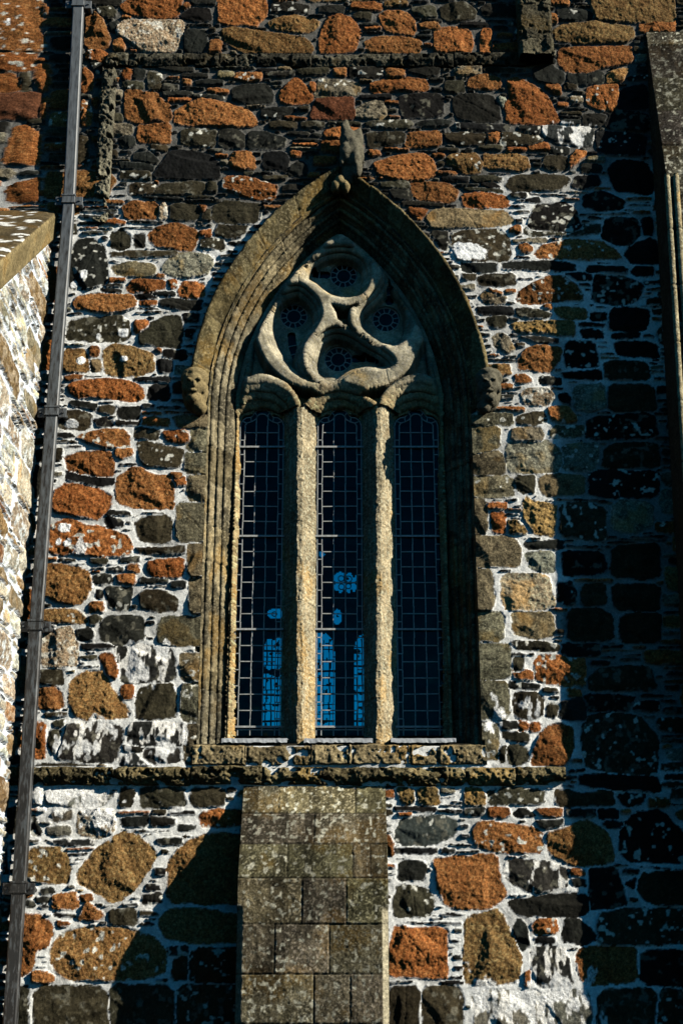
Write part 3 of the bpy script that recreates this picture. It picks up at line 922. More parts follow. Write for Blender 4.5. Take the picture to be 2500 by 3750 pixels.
# swept mouldings round the arch
def sweep_arch(name, prof, side, joints, off, base, parent, zbot, erode=.010, dark=.6, jw=.006, flipn=False):
    """prof: list of (inward distance from the hood line, depth y)"""
    pr = []
    for (a0, y0), (a1, y1) in zip(prof[:-1], prof[1:]):
        n = max(1, int(math.hypot(a1-a0, y1-y0)/.009)); pr += [(a0+(a1-a0)*i/n, y0+(y1-y0)*i/n) for i in range(n)]
    pr.append(prof[-1]); pr = np.array(pr)
    amax = math.acos(CC/RO)*1.0
    jam = max(0, ZS-zbot); nj = int(jam/.012); na = int(RO*amax/.012)
    rows = nj+na+1
    X = np.zeros((rows, len(pr))); Y = X.copy(); Z = X.copy(); S = X.copy()
    R = RO-pr[:, 0]
    for i in range(rows):
        if i < nj:
            X[i] = (OUT-pr[:, 0]); Z[i] = zbot+(ZS-zbot)*i/nj; S[i] = Z[i]-ZS
        else:
            t = (i-nj)/na; th = np.arccos(CC/R)*t
            X[i] = R*np.cos(th)-CC; Z[i] = ZS+R*np.sin(th); S[i] = t*RO*amax
        Y[i] = pr[:, 1]
    U = np.broadcast_to(np.arange(len(pr))*.009, X.shape)
    n1 = fbm(S, U, .12, off); n2 = fbm(S, U, .03, off+4); n3 = vnoise(S, U, .012, off+8)
    d = erode*(1.6*(n1-.5)+1.1*(n2-.5)+.35*(n3-.5))
    g = np.zeros_like(X)
    for jn in joints: g = np.maximum(g, np.exp(-((S-jn+.02*(n1-.5))/jw)**2))
    d = d - .012*g
    bid = np.searchsorted(np.array(sorted(joints)), S+.02*(n1-.5)) % 40; rt = np.random.RandomState(int(off)); tn = rt.uniform(.62, 1.35, 40); dn = rt.uniform(-.006, .006, 40); wn = rt.uniform(-.10, .10, 40)
    d = d + dn[bid]
    # push along the profile's normal
    ty = np.gradient(pr[:, 1]); ta = np.gradient(pr[:, 0]); ln = np.hypot(ty, ta)+1e-9; nY, nA = -ta/ln, ty/ln
    Y = Y + d*nY; X = X - d*nA*.8
    X = np.maximum(X, 0) if True else X
    col = sandstone(S*1.0, U+off, off+11, base, dark)
    col = mixc(col, np.array((.03, .027, .02)), g*.7)
    col = col*tn[bid][..., None]*np.stack([np.ones_like(X), 1+wn[bid]*.3, 1+wn[bid]], -1)
    X = X0 + side*X
    return grid_mesh(name, X, Y, Z, None, col, .75, M_STONE, parent, flip=(side > 0) ^ flipn)

hood_prof = [(0.0, .03), (0.0, -.095), (.006, -.122), (.022, -.136), (.036, -.130), (.075, -.092), (.120, -.052), (.150, -.035), (.158, -.012), (.178, .012), (.205, .010), (.215, .03)]
joints_a = [.42, .98, 1.52, 2.05, 2.62, 3.2]
joints_b = [.30, .78, 1.24, 1.75, 2.30, 2.8]
for side, js, off in ((-1, joints_a, 3), (1, joints_b, 23)):
    hm = sweep_arch('hood_mould', hood_prof, side, js, off, (.135, .108, .052), window, ZS-.06, .016, .8, .007)
# roll, hollow, roll, fillet and splay
def roll(a, y, r, n=6, a0=200, a1=-20):
    return [(a - r*math.cos(math.radians(a0+(a1-a0)*i/n-0)) if False else a + r*math.cos(math.radians(a0+(a1-a0)*i/n)), y - r*math.sin(math.radians(a0+(a1-a0)*i/n))) for i in range(n+1)]
jm = [(HOOD-.005, .000), (HOOD+.006, .012), (HOOD+.010, .050)] + roll(HOOD+.036, .072, .022) + [(HOOD+.062, .120), (HOOD+.078, .135)] + \
     roll(HOOD+.102, .158, .021) + [(HOOD+.126, .205), (HOOD+.142, .220)] + roll(HOOD+.165, .240, .020) + \
     [(HOOD+.188, .285), (HOOD+.205, .300), (HOOD+.250, .400), (HOOD+WM+.01, .440)]
jj = [-3.75, -3.30, -2.86, -2.43, -2.02, -1.60, -1.24, -.80, -.42, -.02, .35, .8, 1.3, 1.8, 2.3]
for side, off in ((-1, 43), (1, 63)):
    m = sweep_arch('jamb_moulding', jm, side, [j+.1*(side+1) for j in jj], off, (.215, .18, .11), window, ZSILL-.03, .015, .9, .005)

# ------------------------------------------------------------------ tracery: stone bars raised from a recessed plate
TS = .0055
tx = np.arange(X0-OUT+HOOD+WM-.03, X0+OUT-HOOD-WM+.031, TS); tz = np.arange(ZSILL-.01, ZA-.25, TS)
TX, TZ = np.meshgrid(tx, tz); TA = arch_in(TX, TZ)
def pl(pts, Y=.20): return [wp(px, py, Y) for px, py in pts]
def dist_pl(P, X, Z):
    d = np.full(X.shape, 1e9)
    for (ax, az), (bx, bz) in zip(P[:-1], P[1:]):
        x0_, x1_ = min(ax, bx)-.2, max(ax, bx)+.2; z0_, z1_ = min(az, bz)-.2, max(az, bz)+.2
        i0, i1 = np.searchsorted(tx, (x0_, x1_)); j0, j1 = np.searchsorted(tz, (z0_, z1_)); sl = (slice(j0, j1), slice(i0, i1))
        x, z = X[sl], Z[sl]; ex, ez = bx-ax, bz-az
        t = np.clip(((x-ax)*ex+(z-az)*ez)/(ex*ex+ez*ez+1e-12), 0, 1)
        d[sl] = np.minimum(d[sl], np.hypot(x-ax-ex*t, z-az-ez*t))
    return d
def catmull(p, n=6, closed=False):
    out = []; m = len(p); R = range(m if closed else m-1)
    g = lambda i: p[i % m] if closed else p[max(0, min(m-1, i))]
    for i in R:
        a, b, c, d = g(i-1), g(i), g(i+1), g(i+2)
        for k in range(n):
            t = k/n
            out.append(tuple(.5*((2*b[q])+(-a[q]+c[q])*t+(2*a[q]-5*b[q]+4*c[q]-d[q])*t*t+(-a[q]+3*b[q]-3*c[q]+d[q])*t**3) for q in (0, 1)))
    out.append(p[0] if closed else p[-1]); return out
XC = [wp(p, 1900, .42)[0] for p in (953, 1243, 1529)]; HWL = .228     # lights
ZH = wz(1500, .40)
CW = (1245, 1178)
whirl = [(-205, 190), (-155, 158), (-105, 122), (-55, 92), (-5, 76), (42, 77), (80, 98), (102, 138), (106, 182), (88, 222), (60, 250)]
bars = []
for k in range(4):
    c, s_ = [(1, 0), (0, 1), (-1, 0), (0, -1)][k]
    pts = [(CW[0]+c*x-s_*y, CW[1]-(s_*x+c*y)) for x, y in whirl]
    bars.append(('w', catmull(pl(pts)), .017, .118, .235))
ring = [(CW[0]+268*math.cos(t)*1.04, CW[1]-262*math.sin(t)) for t in np.linspace(0, 2*math.pi, 60)]
bars.append(('r', pl(ring), .016, .125, .235))
for cx in (955, 1243, 1528):
    arc = [(cx-144*math.cos(t), 1492-96*math.sin(t)**.9) for t in np.linspace(0, math.pi, 24)]
    bars.append(('a', pl(arc), .020, .130, .215))
mx = [(XC[0]+XC[1])/2, (XC[1]+XC[2])/2]
for x in mx: bars.append(('m', [(x, ZSILL-.1), (x, ZH+.02)], .022, .160, .200))
bars.append(('m', [(X0-XO+WM-.02, ZSILL-.1), (X0-XO+WM-.02, ZH+.02)], .0, .05, .36))
bars.append(('m', [(X0+XO-WM+.02, ZSILL-.1), (X0+XO-WM+.02, ZH+.02)], .0, .05, .36))
# daggers left between ring and lancet heads
bars.append(('d', catmull(pl([(905, 1395), (985, 1400), (1070, 1415), (1180, 1420), (1243, 1402), (1310, 1415), (1420, 1410), (1500, 1400), (1590, 1395)])), .012, .075, .25))
BACK = .420
def ell(cx, cy, rx, ry, y1, n=20):           # a light: straight sides and an arched head, in picture coordinates
    return [(cx-rx, y1), (cx-rx, cy)] + [(cx-rx*math.cos(t), cy-ry*math.sin(t)) for t in np.linspace(.12, math.pi-.12, n)] + [(cx+rx, cy), (cx+rx, y1)]
DAGGERS = [
 [(1101, 1018), (1140, 1046), (1185, 1080), (1235, 1098), (1285, 1100), (1328, 1086), (1352, 1050), (1362, 1000), (1348, 950), (1310, 915), (1255, 902), (1190, 910), (1138, 938), (1105, 975)],
 [(1090, 1042), (1139, 1072), (1170, 1113), (1180, 1158), (1165, 1203), (1135, 1242), (1112, 1281), (1108, 1326), (1126, 1371), (1174, 1408), (1109, 1393), (1049, 1352), (1000, 1296), (970, 1229), (961, 1169), (980, 1109), (1026, 1062)],
 [(1130, 1290), (1124, 1328), (1134, 1362), (1160, 1388), (1200, 1408), (1240, 1402), (1290, 1370), (1340, 1354), (1400, 1358), (1448, 1342), (1436, 1308), (1395, 1277), (1350, 1252), (1300, 1218), (1240, 1198), (1188, 1210), (1152, 1242)],
 [(1374, 1058), (1337, 1094), (1305, 1125), (1295, 1168), (1308, 1207), (1347, 1238), (1400, 1270), (1460, 1272), (1505, 1225), (1518, 1155), (1495, 1080), (1450, 1020), (1400, 970), (1386, 985), (1392, 1020)]]
OPEN = []                                    # outline, width of its moulding, moulding kind
for D_ in DAGGERS: OPEN.append((catmull(pl(D_), 4, True), .125, 'w'))
OPEN.append((catmull(pl([(1208, 1119), (1262, 1124), (1314, 1112), (1286, 1147), (1288, 1197), (1318, 1226), (1280, 1203), (1232, 1183), (1222, 1154)]), 4, True), .040, 's'))
for sg in (1, -1):
    mm = lambda L: [(1243+sg*(x-1243), y) for x, y in L]
    OPEN.append((catmull(pl(mm([(918, 1230), (940, 1240), (972, 1318), (1022, 1373), (1088, 1410), (1175, 1434), (1135, 1462), (1098, 1490), (1082, 1452), (1048, 1412), (1000, 1386), (950, 1376), (900, 1388), (906, 1320)])), 4, True), .035, 's'))
    OPEN.append((catmull(pl(mm([(990, 1010), (1040, 985), (1062, 945), (1110, 905), (1060, 915), (1015, 955)])), 4, True), .04, 's'))
OPEN.append((catmull(pl([(1243, 800), (1275, 850), (1310, 885), (1243, 872), (1176, 885), (1211, 850)]), 4, True), .05, 's'))
for p in (953, 1243, 1529): OPEN.append(([wp(a, c, .26) for a, c in ell(p, 1503, 133, 98, 2800)], .140, 'm'))
nw = (.005*(vnoise(TX, TZ, .09, 12)-.5) + .004*(vnoise(TX, TZ, .02, 14)-.5))*(1+2.2*sstep(ZH+.35, ZH, TZ))
D0 = .205 - .040*sstep(ZH+.15, ZH+.55, TZ) + .0*TX
rel = np.zeros(TX.shape)
def cove(t): return np.sqrt(np.clip(1-(1-np.clip(t, 0, 1))**2, 0, 1))
for P, wid, kd in OPEN:
    x0_, x1_ = min(p[0] for p in P)-.03, max(p[0] for p in P)+.03; zz0, zz1 = min(p[1] for p in P)-.03, max(p[1] for p in P)+.03
    i0, i1 = np.searchsorted(tx, (x0_, x1_)); j0, j1 = np.searchsorted(tz, (zz0, zz1)); sl = (slice(j0, j1), slice(i0, i1))
    s_d = poly_sdf(P, TX[sl], TZ[sl])+nw[sl]+(.016 if kd == 'w' else .004); t = s_d/wid
    if kd == 'w': pf = np.interp(s_d, [0, .007, .030, .036, .042, .060, .078, .084, .105], [0, .034, .046, .050, .082, .092, .112, .158, .197])/.197
    elif kd == 'm':
        q = s_d*(1-.38*sstep(wz(1520, .26), wz(1475, .26), TZ[sl]))
        pf = np.interp(q, [0, .008, .034, .040, .046, .072, .080, .086, .118, .128], [0, .012, .036, .040, .070, .088, .092, .124, .160, .215])/(BACK-.215)
    else: pf = cove(t)
    rel[sl] = np.maximum(rel[sl], np.where(t > 0, pf, 0))
depth = D0 + (BACK-D0)*np.clip(rel, 0, 1)
edgef = sstep(HOOD+WM+.085, HOOD+WM+.02, TA)*(TZ > ZH-.1)      # the plate drops away where it meets the arch mouldings
depth = np.maximum(depth, D0+(.36-D0)*edgef)
# openings
hole = np.zeros(TX.shape, bool)
ZT = wz(1553, .42)                           # where the cusped heads of the glass begin
for i, xc in enumerate(XC):
    zt = ZT
    hole |= (np.abs(TX-xc) < HWL) & (TZ < zt-.02)
    hole |= np.hypot((TX-xc), (TZ-(zt+.068))/1.1) < .094
    for s_ in (-1, 1): hole |= np.hypot(TX-(xc+s_*.115), TZ-(zt-.02)) < .110
    hole &= ~((np.abs(TX-xc) > HWL) & (TZ < zt-.02) & (np.abs(TX-xc) < HWL+.02))
EYES = []
for k in range(4):
    c, s_ = [(1, 0), (0, 1), (-1, 0), (0, -1)][k]
    def rp(x, y): return wp(CW[0]+c*x-s_*y, CW[1]-(s_*x+c*y), BACK)
    ex, ez = wp(*((1258, 1012), (1076, 1160), (1238, 1318), (1412, 1172))[k], BACK); EYES.append((ex, ez)); hole |= np.hypot(TX-ex, TZ-ez) < .142
for tpts in (((1195, 1012), (1160, 1010), (1135, 1005)), ((1068, 1235), (1072, 1275), (1084, 1310)), ((1300, 1318), (1345, 1315), (1392, 1322)), ((1425, 1110), (1420, 1075), (1412, 1045))):
    hole |= dist_pl([wp(*q, BACK) for q in tpts], TX, TZ) < .040
mull = np.zeros(TX.shape, bool)
for x in mx: mull |= (np.abs(TX-x) < .168) & (TZ < ZH-.04)
bottom = TZ < ZH-.04
depth_e = depth + (.010*(fbm(TX, TZ, .09, 31)-.5) + .009*(fbm(TX, TZ, .025, 33)-.5))*(.35+1.0*sstep(ZH+.35, ZH, TZ))
depth_e += np.where(mull, .009*(fbm(TX*3, TZ*.6, .06, 35)-.5), 0)
keep = (TA > HOOD+WM-.035) & ~(hole & (depth > BACK-.088))
for yy, pw in ((0, 0),): pass
col = sandstone(TX, TZ, 51, (.44, .39, .275), .55, .15)
cz = sstep(ZH+.35, ZH-.05, TZ); col = mixc(col, sandstone(TX, TZ, 57, (.34, .255, .135), .5, .5), cz)
col = mixc(col, sandstone(TX*2.5, TZ*.8, 59, (.36, .295, .185), .45, .5), np.where(mull, 1.0, 0.0))
for jz in (2.95+1.0, 4.6, 5.3, 6.1):      # joints across the mullions
    jg = np.exp(-((TZ-jz-.02*np.sin(TX*9))/.004)**2)*mull; depth_e += .006*jg; col = mixc(col, np.array((.06, .05, .03)), jg*.7)
for (pa, pb) in (((1090, 1015), (1100, 1075)), ((1115, 1300), (1175, 1325)), ((1240, 1395), (1246, 1450)), ((1410, 1350), (1425, 1420)), ((952, 1395), (955, 1460)), ((1330, 1080), (1345, 1110)), ((1350, 1235), (1375, 1262))):
    jd = dist_pl(pl([pa, pb]), TX, TZ); jg = np.exp(-(jd/.006)**2); depth_e += .012*jg; col = mixc(col, np.array((.05, .04, .03)), jg*.8)
def fmask(m): return m[:-1, :-1] & m[1:, 1:] & m[1:, :-1] & m[:-1, 1:]
kf = fmask(keep); cxm = (TX[:-1, :-1]+TX[1:, 1:])/2; czm = (TZ[:-1, :-1]+TZ[1:, 1:])/2
mf = np.zeros_like(kf)
for x in mx:
    q = kf & (np.abs(cxm-x) < .2) & (czm < ZH-.04); mf |= q
    m = grid_mesh('mullion', TX, depth_e, TZ, q, col, .8, M_STONE, window)
tr = grid_mesh('tracery', TX, depth_e, TZ, kf & ~mf, col, .5, M_STONE, window)
so_ = tr.modifiers.new('thickness', 'SOLIDIFY'); so_.thickness = .03; so_.offset = -1

# ------------------------------------------------------------------ glass and leading
GY = .418
def poly_panel(name, pts, y, mat, parent):
    bm = bmesh.new(); bm.faces.new([bm.verts.new((x, y, z)) for x, z in pts]); return bm_obj(name, bm, mat, parent)
ZG0 = wz(2694, .42); ZGT = ZT + .20
def cir(cx, cz_, r, n=24): return [(cx+r*math.cos(2*math.pi*i/n), cz_+r*math.sin(2*math.pi*i/n)) for i in range(n)]
for xc in XC:
    bm = bmesh.new(); rg = random.Random(int(xc*100)+7); zz = ZG0; rows_g = []
    while zz < ZGT: rows_g.append(zz); zz += .0775
    colg = [xc-.25, xc-.173, xc-.058, xc+.058, xc+.173, xc+.25]
    for za_, zb_2 in zip(rows_g[::2], rows_g[2::2]+[ZGT]):      # each pane sits a little askew in its leads
        for xa_, xb_ in zip(colg[:-1], colg[1:]):
            if za_ > ZT+.02 and (xb_ > xc+.18 or xa_ < xc-.18): continue
            ta, tb = rg.uniform(-.0016, .0016), rg.uniform(-.0016, .0016)
            bm.faces.new([bm.verts.new((x, GY+.006+ta*u+tb*v, z)) for x, z, u, v in ((xa_, za_, -1, -1), (xb_, za_, 1, -1), (xb_, zb_2, 1, 1), (xa_, zb_2, -1, 1))])
    bmesh.ops.remove_doubles(bm, verts=bm.verts, dist=.0001)
    gp = bm_obj('glass', bm, M_GLASS, window)
    bm = bmesh.new(); y = GY
    zt = ZT; B = .055; w_ = .0090
    in0, in1 = xc-HWL+B, xc+HWL-B; cols = [in0+(in1-in0)*i/3 for i in range(4)]
    panel = (wz(1965, .42)-wz(2306, .42)); zb1 = wz(2306, .42); pitch = panel/6
    zl = zb1-panel/6*6; rows = [zb1+pitch*i for i in range(-7, 14)]
    rr = random.Random(int(xc*10)+5)
    for cx in cols:
        top = zt-.02 if cx in (cols[0], cols[3]) else zt+.10
        zz = ZG0; 
        while zz < top:
            z2 = min(top, zz+pitch); add_bar(bm, (cx+rr.uniform(-.003, .003), y, zz), (cx+rr.uniform(-.003, .003), y, z2), w_*rr.uniform(.8, 1.15), .012); zz = z2
    for e in (-1, 1): add_bar(bm, (xc+e*(HWL-.008), y, ZG0), (xc+e*(HWL-.008), y, zt-.02), w_, .012)
    for k, z in enumerate(rows):
        if z < ZG0+.03 or z > zt+.05: continue
        add_bar(bm, (in0, y, z+rr.uniform(-.003, .003)), (in1, y, z+rr.uniform(-.003, .003)), w_, .012)
        zz = z+pitch/2
        if zz < zt-.03:
            for a, b in ((xc-HWL, in0), (in1, xc+HWL)): add_bar(bm, (a, y, zz), (b, y, zz+rr.uniform(-.002, .002)), w_, .012)
    add_bar(bm, (xc-HWL, y, ZG0+.055), (xc+HWL, y, ZG0+.055), w_, .012)
    def chain(P):
        for a, b in zip(P[:-1], P[1:]): add_bar(bm, (a[0], y, a[1]), (b[0], y, b[1]), w_, .012)
    for e in (-1, 1):     # trefoil head: outer and inner line with short ties
        o_ = [(xc+e*(HWL-.008), zt-.02), (xc+e*.205, zt+.03), (xc+e*.165, zt+.065), (xc+e*.115, zt+.072), (xc+e*.092, zt+.100), (xc+e*.076, zt+.128), (xc+e*.045, zt+.150), (xc, zt+.158)]
        i_ = [(in1 if e > 0 else in0, zt-.02), (xc+e*.155, zt+.01), (xc+e*.11, zt+.022), (xc+e*.07, zt+.048), (xc+e*.05, zt+.085), (xc+e*.03, zt+.105), (xc, zt+.11)]
        chain(o_); chain(i_)
        for a, b in ((o_[1], i_[1]), (o_[3], i_[2]), (o_[5], i_[4])): chain([a, b])
    bm_obj('leading', bm, M_LEAD, gp)
    for k in range(-1, 3):
        z = zb1+panel*k
        if ZG0 < z < zt:
            bm = bmesh.new(); add_bar(bm, (xc-HWL-.02, y-.016, z), (xc+HWL+.02, y-.016, z), .018, .014); bm_obj('saddle_bar', bm, M_LEAD, gp)
for i, (ex, ez) in enumerate(EYES):
    gp = poly_panel('round_glass', cir(ex, ez, .165), GY+.004, M_GLASS, window)
    bm = bmesh.new()
    for r_ in (.075, .138):
        c = cir(ex, ez, r_, 28)
        for a, b in zip(c, c[1:]+c[:1]): add_bar(bm, (a[0], GY, a[1]), (b[0], GY, b[1]), .009, .012)
    for k in range(12):
        t = 2*math.pi*(k+.3)/12
        add_bar(bm, (ex+.075*math.cos(t), GY, ez+.075*math.sin(t)), (ex+.138*math.cos(t), GY, ez+.138*math.sin(t)), .009, .012)
    bm_obj('leading', bm, M_LEAD, gp)
    qa, qb = (((1205, 1012), (1120, 1003)), ((1066, 1225), (1090, 1325)), ((1290, 1318), (1405, 1324)), ((1426, 1120), (1410, 1030)))[i]
    qa, qb = Vector(wp(*qa, BACK)), Vector(wp(*qb, BACK)); dv = (qb-qa); nv = Vector((-dv.y, dv.x)).normalized()*.06
    g2 = poly_panel('tail_glass', [tuple(qa+nv), tuple(qb+nv), tuple(qb-nv), tuple(qa-nv)], GY+.008, M_GLASS, window)
    for f_ in (.42, .72):
        bm = bmesh.new(); m_ = qa+dv*f_; add_bar(bm, (m_.x+nv.x, GY, m_.y+nv.y), (m_.x-nv.x, GY, m_.y-nv.y), .009, .012)
        bm_obj('lead_bar', bm, M_LEAD, g2)
# lead flashing on the sill under each light
for (a, b) in ((812, 1052), (1113, 1364), (1430, 1668)):
    x0_, z0_ = wp(a, 2700); x1_, _ = wp(b, 2700); n = 24
    bm = bmesh.new(); rr = random.Random(a); top = []; low = []; bk = []
    for i in range(n+1):
        x = x0_+(x1_-x0_)*i/n; dz = rr.uniform(-.006, .006)
        bk.append(bm.verts.new((x, .41, ZSILL+.075))); top.append(bm.verts.new((x, -.018, ZSILL+.018+dz*.4))); low.append(bm.verts.new((x, -.024+rr.uniform(-.004, .004), ZSILL-.022+dz)))
    for i in range(n):
        bm.faces.new((bk[i], top[i], top[i+1], bk[i+1])); bm.faces.new((top[i], low[i], low[i+1], top[i+1]))
    o = bm_obj('lead_flashing', bm, M_FLASH, window); s1 = o.modifiers.new('thickness', 'SOLIDIFY'); s1.thickness = .005

# ------------------------------------------------------------------ ashlar strips: sill, string courses, pilaster, each a relief of blocks
def block_strip(name, x0_, x1_, z0_, z1_, prof, cuts, off, base, parent, erode=.012, dark=.6, vertical=False, step=.0085, pale=.35, caps=True):
    """prof: list of (z fraction from the bottom, y) ; cuts: joint positions along x (or z when vertical)"""
    xs_ = np.arange(x0_, x1_+step, step)
    if vertical:
        zs_ = np.arange(z0_, z1_+step, step); fr = np.linspace(0, 1, max(8, int((x1_-x0_)/step*1.4)))
        f_, Z = np.meshgrid(fr, zs_); X = x0_+(x1_-x0_)*np.interp(f_, [0, .04, .96, 1], [0, .0, 1, 1]); along = Z
    else:
        P = np.array(prof); ln = np.concatenate([[0], np.cumsum(np.hypot(np.diff(P[:, 0]*(z1_-z0_)), np.diff(P[:, 1])))])
        sn = np.linspace(0, ln[-1], max(6, int(ln[-1]/step))); zf = np.interp(sn, ln, P[:, 0]); yf = np.interp(sn, ln, P[:, 1])
        X, S = np.meshgrid(xs_, sn); Z = np.broadcast_to((z0_+(z1_-z0_)*zf)[:, None], X.shape).copy(); f_ = S/ln[-1]; along = X
    if vertical:
        Y = np.interp(f_, [q[0] for q in prof], [q[1] for q in prof])
        U = X
    else:
        Y = np.broadcast_to(yf[:, None], X.shape).copy(); U = S
    n1 = fbm(along, U*1.0, .14, off); n2 = fbm(along, U, .04, off+3); n3 = vnoise(along, U, .014, off+5)
    d = erode*(2.4*(n1-.5)+1.6*(n2-.5)+.6*(n3-.5)) - .05*erode/.02*sstep(.60, .70, fbm(along, U, .11, off+17))
    g = np.zeros_like(X); tone = np.ones_like(X)
    for c in cuts: g = np.maximum(g, np.exp(-((along-c+.012*(n2-.5))/.0065)**2))
    bid = np.searchsorted(np.array(sorted(cuts)), along+.02*(n1-.5)); rz_ = np.random.RandomState(off+2).uniform(-.010, .010, 60)
    if not vertical: Z = Z + (rz_[bid % 60] + .014*(fbm(X, X*0, .10, off+8)-.5))
    rr = np.random.RandomState(off).uniform(.6, 1.35, 60); rh = np.random.RandomState(off+1).uniform(-.022, .014, 60)
    tone = rr[bid % 60]; d = d + rh[bid % 60]
    w = sstep(0, .06, f_)*sstep(1, .94, f_)
    Y = Y - d*w + .022*g
    col = sandstone(along, U, off+11, base, dark, pale)*tone[..., None]
    col = mixc(col, np.array((.035, .03, .022)), g*.7)
    return grid_mesh(name, X, Y, Z, None, col, .8, M_STONE, parent, flip=False)
sx0, sx1 = X0-1.335, X0+1.335
xw = lambda px, py: wp(px, py)[0]
sill = block_strip('sill', sx0, sx1, sillz0, ZSILL+.012, [(0, .03), (.03, -.035), (.3, -.045), (.72, -.035), (.80, .0), (1.0, .42)],
    [xw(p, 2760) for p in (898, 905, 1141, 1148, 1275, 1288, 1492, 1502, 1598, 1605)], 101, (.235, .185, .10), window, .020, .55)
st = block_strip('string_course', -5.6, xw(2062, 2840), strz0, strz1, [(0, .02), (.05, -.03), (.10, -.05), (.45, -.105), (.85, -.085), (1.0, .02)],
    [-4.9, -4.2, -3.6] + [xw(p, 2840) for p in (345, 470, 700, 962, 1180, 1385, 1640, 1885)], 121, (.15, .12, .06), church, .030, .9)
st['label'] = 'worn string course below the window'
dr = block_strip('string_course', xw(398, 222), xw(1920, 222), drz0, drz1, [(0, .02), (.02, -.02), (.4, -.058), (.8, -.050), (1.0, .02)],
    [xw(p, 222) for p in (472, 672, 805, 870, 935, 1065, 1142, 1205, 1430, 1660)], 141, (.065, .060, .042), church, .016, .7)
dr['label'] = 'narrow dark drip course above the window'
# vertical strip at the left of the old roof line
zt0, zt1 = wz(822), wz(240)
pv = block_strip('upright_strip', xw(372, 500)-.03, xw(372, 500)+.13, zt0, zt1, [(0, .02), (.06, -.06), (.3, -.085), (.7, -.085), (.94, -.06), (1, .02)],
    [wz(p) for p in (450, 590, 300)], 161, (.125, .115, .08), church, .034, .4, vertical=True)
# pilaster stub at top right
pz0, pz1 = wz(236), wz(-160)
pp = block_strip('pilaster', xw(1890, 110), xw(2014, 110), pz0, pz1, [(0, .02), (.05, -.16), (.12, -.185), (.88, -.185), (.95, -.16), (1, .02)],
    [wz(p) for p in (50, 178)], 181, (.10, .088, .055), church, .012, .5, vertical=True)

# ------------------------------------------------------------------ buttress under the window
def buttress(name, xl, xr, ztop, zslope, dep, zbot, rows, off, base, parent, d0=.03, chamf=None, step=.0085):
    """rows: list of (z_top, z_bottom, [joint x...])"""
    fx = np.arange(xl, xr+step/2, step); zz = np.arange(zbot, ztop+step/2, step)
    X, Z = np.meshgrid(fx, zz)
    Y = -np.where(Z > zslope, d0+(dep-d0)*(ztop-Z)/(ztop-zslope), dep)
    n1 = fbm(X, Z, .12, off); n2 = fbm(X, Z, .035, off+3); n3 = vnoise(X, Z, .012, off+5)
    d = .010*(n1-.5)+.012*(n2-.5)+.006*(n3-.5); g = np.zeros_like(X); tone = np.ones_like(X); rs = np.random.RandomState(off)
    col = sandstone(X, Z, off+11, base, .75, .6)
    for (za, zb_, js) in rows:
        m = (Z <= za) & (Z > zb_); g = np.maximum(g, np.exp(-((Z-zb_+.004*(n2-.5))/.0045)**2))
        for k, (a, b) in enumerate(zip([xl-1]+js, js+[xr+1])):
            mm = m & (X >= a) & (X < b); tone[mm] = rs.uniform(.55, 1.35)*(2.0 if za > ztop else 1); d[mm] += rs.uniform(-.008, .008)
            col[mm] *= np.array((1, 1+rs.uniform(-.06, .04), 1+rs.uniform(-.15, .12)))
        for j in js: g = np.maximum(g, np.exp(-((X-j+.006*(n2-.5))/.0042)**2)*m)
    st_ = sstep(.50, .66, fbm(X*2.2, Z*.35, .3, off+77)); col = mixc(col, col*.35, st_*.8)      # rain stains
    col = mixc(col, np.array((.34, .33, .26)), sstep(.66, .74, fbm(X, Z, .035, off+81, 2))*.75)
    Y = Y - d + .020*g
    col = mixc(col*tone[..., None], np.array((.03, .026, .018)), g*.8)
    if chamf:
        zc, cw = chamf; e = np.minimum(X-xl, xr-X); low = sstep(zc+.03, zc-.03, Z)
        Y = Y + np.clip(cw-e, 0, cw)*low
        col = mixc(col, np.array((.36, .32, .22))*(.6+.7*n2)[..., None], low*(e < cw))
    # side faces
    sn = np.linspace(0, 1, 40)
    def side(x, sgn):
        Sx = np.full((len(zz), 40), x); fy = Y[:, 0 if sgn < 0 else -1]
        Yy = fy[:, None]*(1-sn[None, :]) + .03*sn[None, :]; Zz = np.broadcast_to(zz[:, None], Yy.shape)
        return Sx + sgn*.010*(fbm(Yy, Zz, .05, off+71)-.5)*sstep(0, .1, sn)[None, :], Yy, Zz
    o1 = side(xl, -1); o2 = side(xr, 1)
    XX = np.concatenate([o1[0][:, ::-1], X[:, 1:-1], o2[0]], 1); YY = np.concatenate([o1[1][:, ::-1], Y[:, 1:-1], o2[1]], 1); ZZ = np.concatenate([o1[2][:, ::-1], Z[:, 1:-1], o2[2]], 1)
    c1 = sandstone(o1[1], o1[2], off+31, base, .6, .4); c2 = sandstone(o2[1], o2[2], off+33, base, .6, .4)
    CC_ = np.concatenate([c1[:, ::-1], col[:, 1:-1], c2], 1)
    return grid_mesh(name, XX, YY, ZZ, None, CC_, .85, M_STONE, parent)
def dep_at(py, d): return wz(py, -d)
DB = .53
zr = [wz(2880, -.03), wz(2978, -.18), wz(3090, -.36), wz(3215, -DB), wz(3384, -DB), wz(3567, -DB), wz(3750, -DB), 1.0, .55, -.1]
bx = lambda px, py, d: wp(px, py, -d)[0]
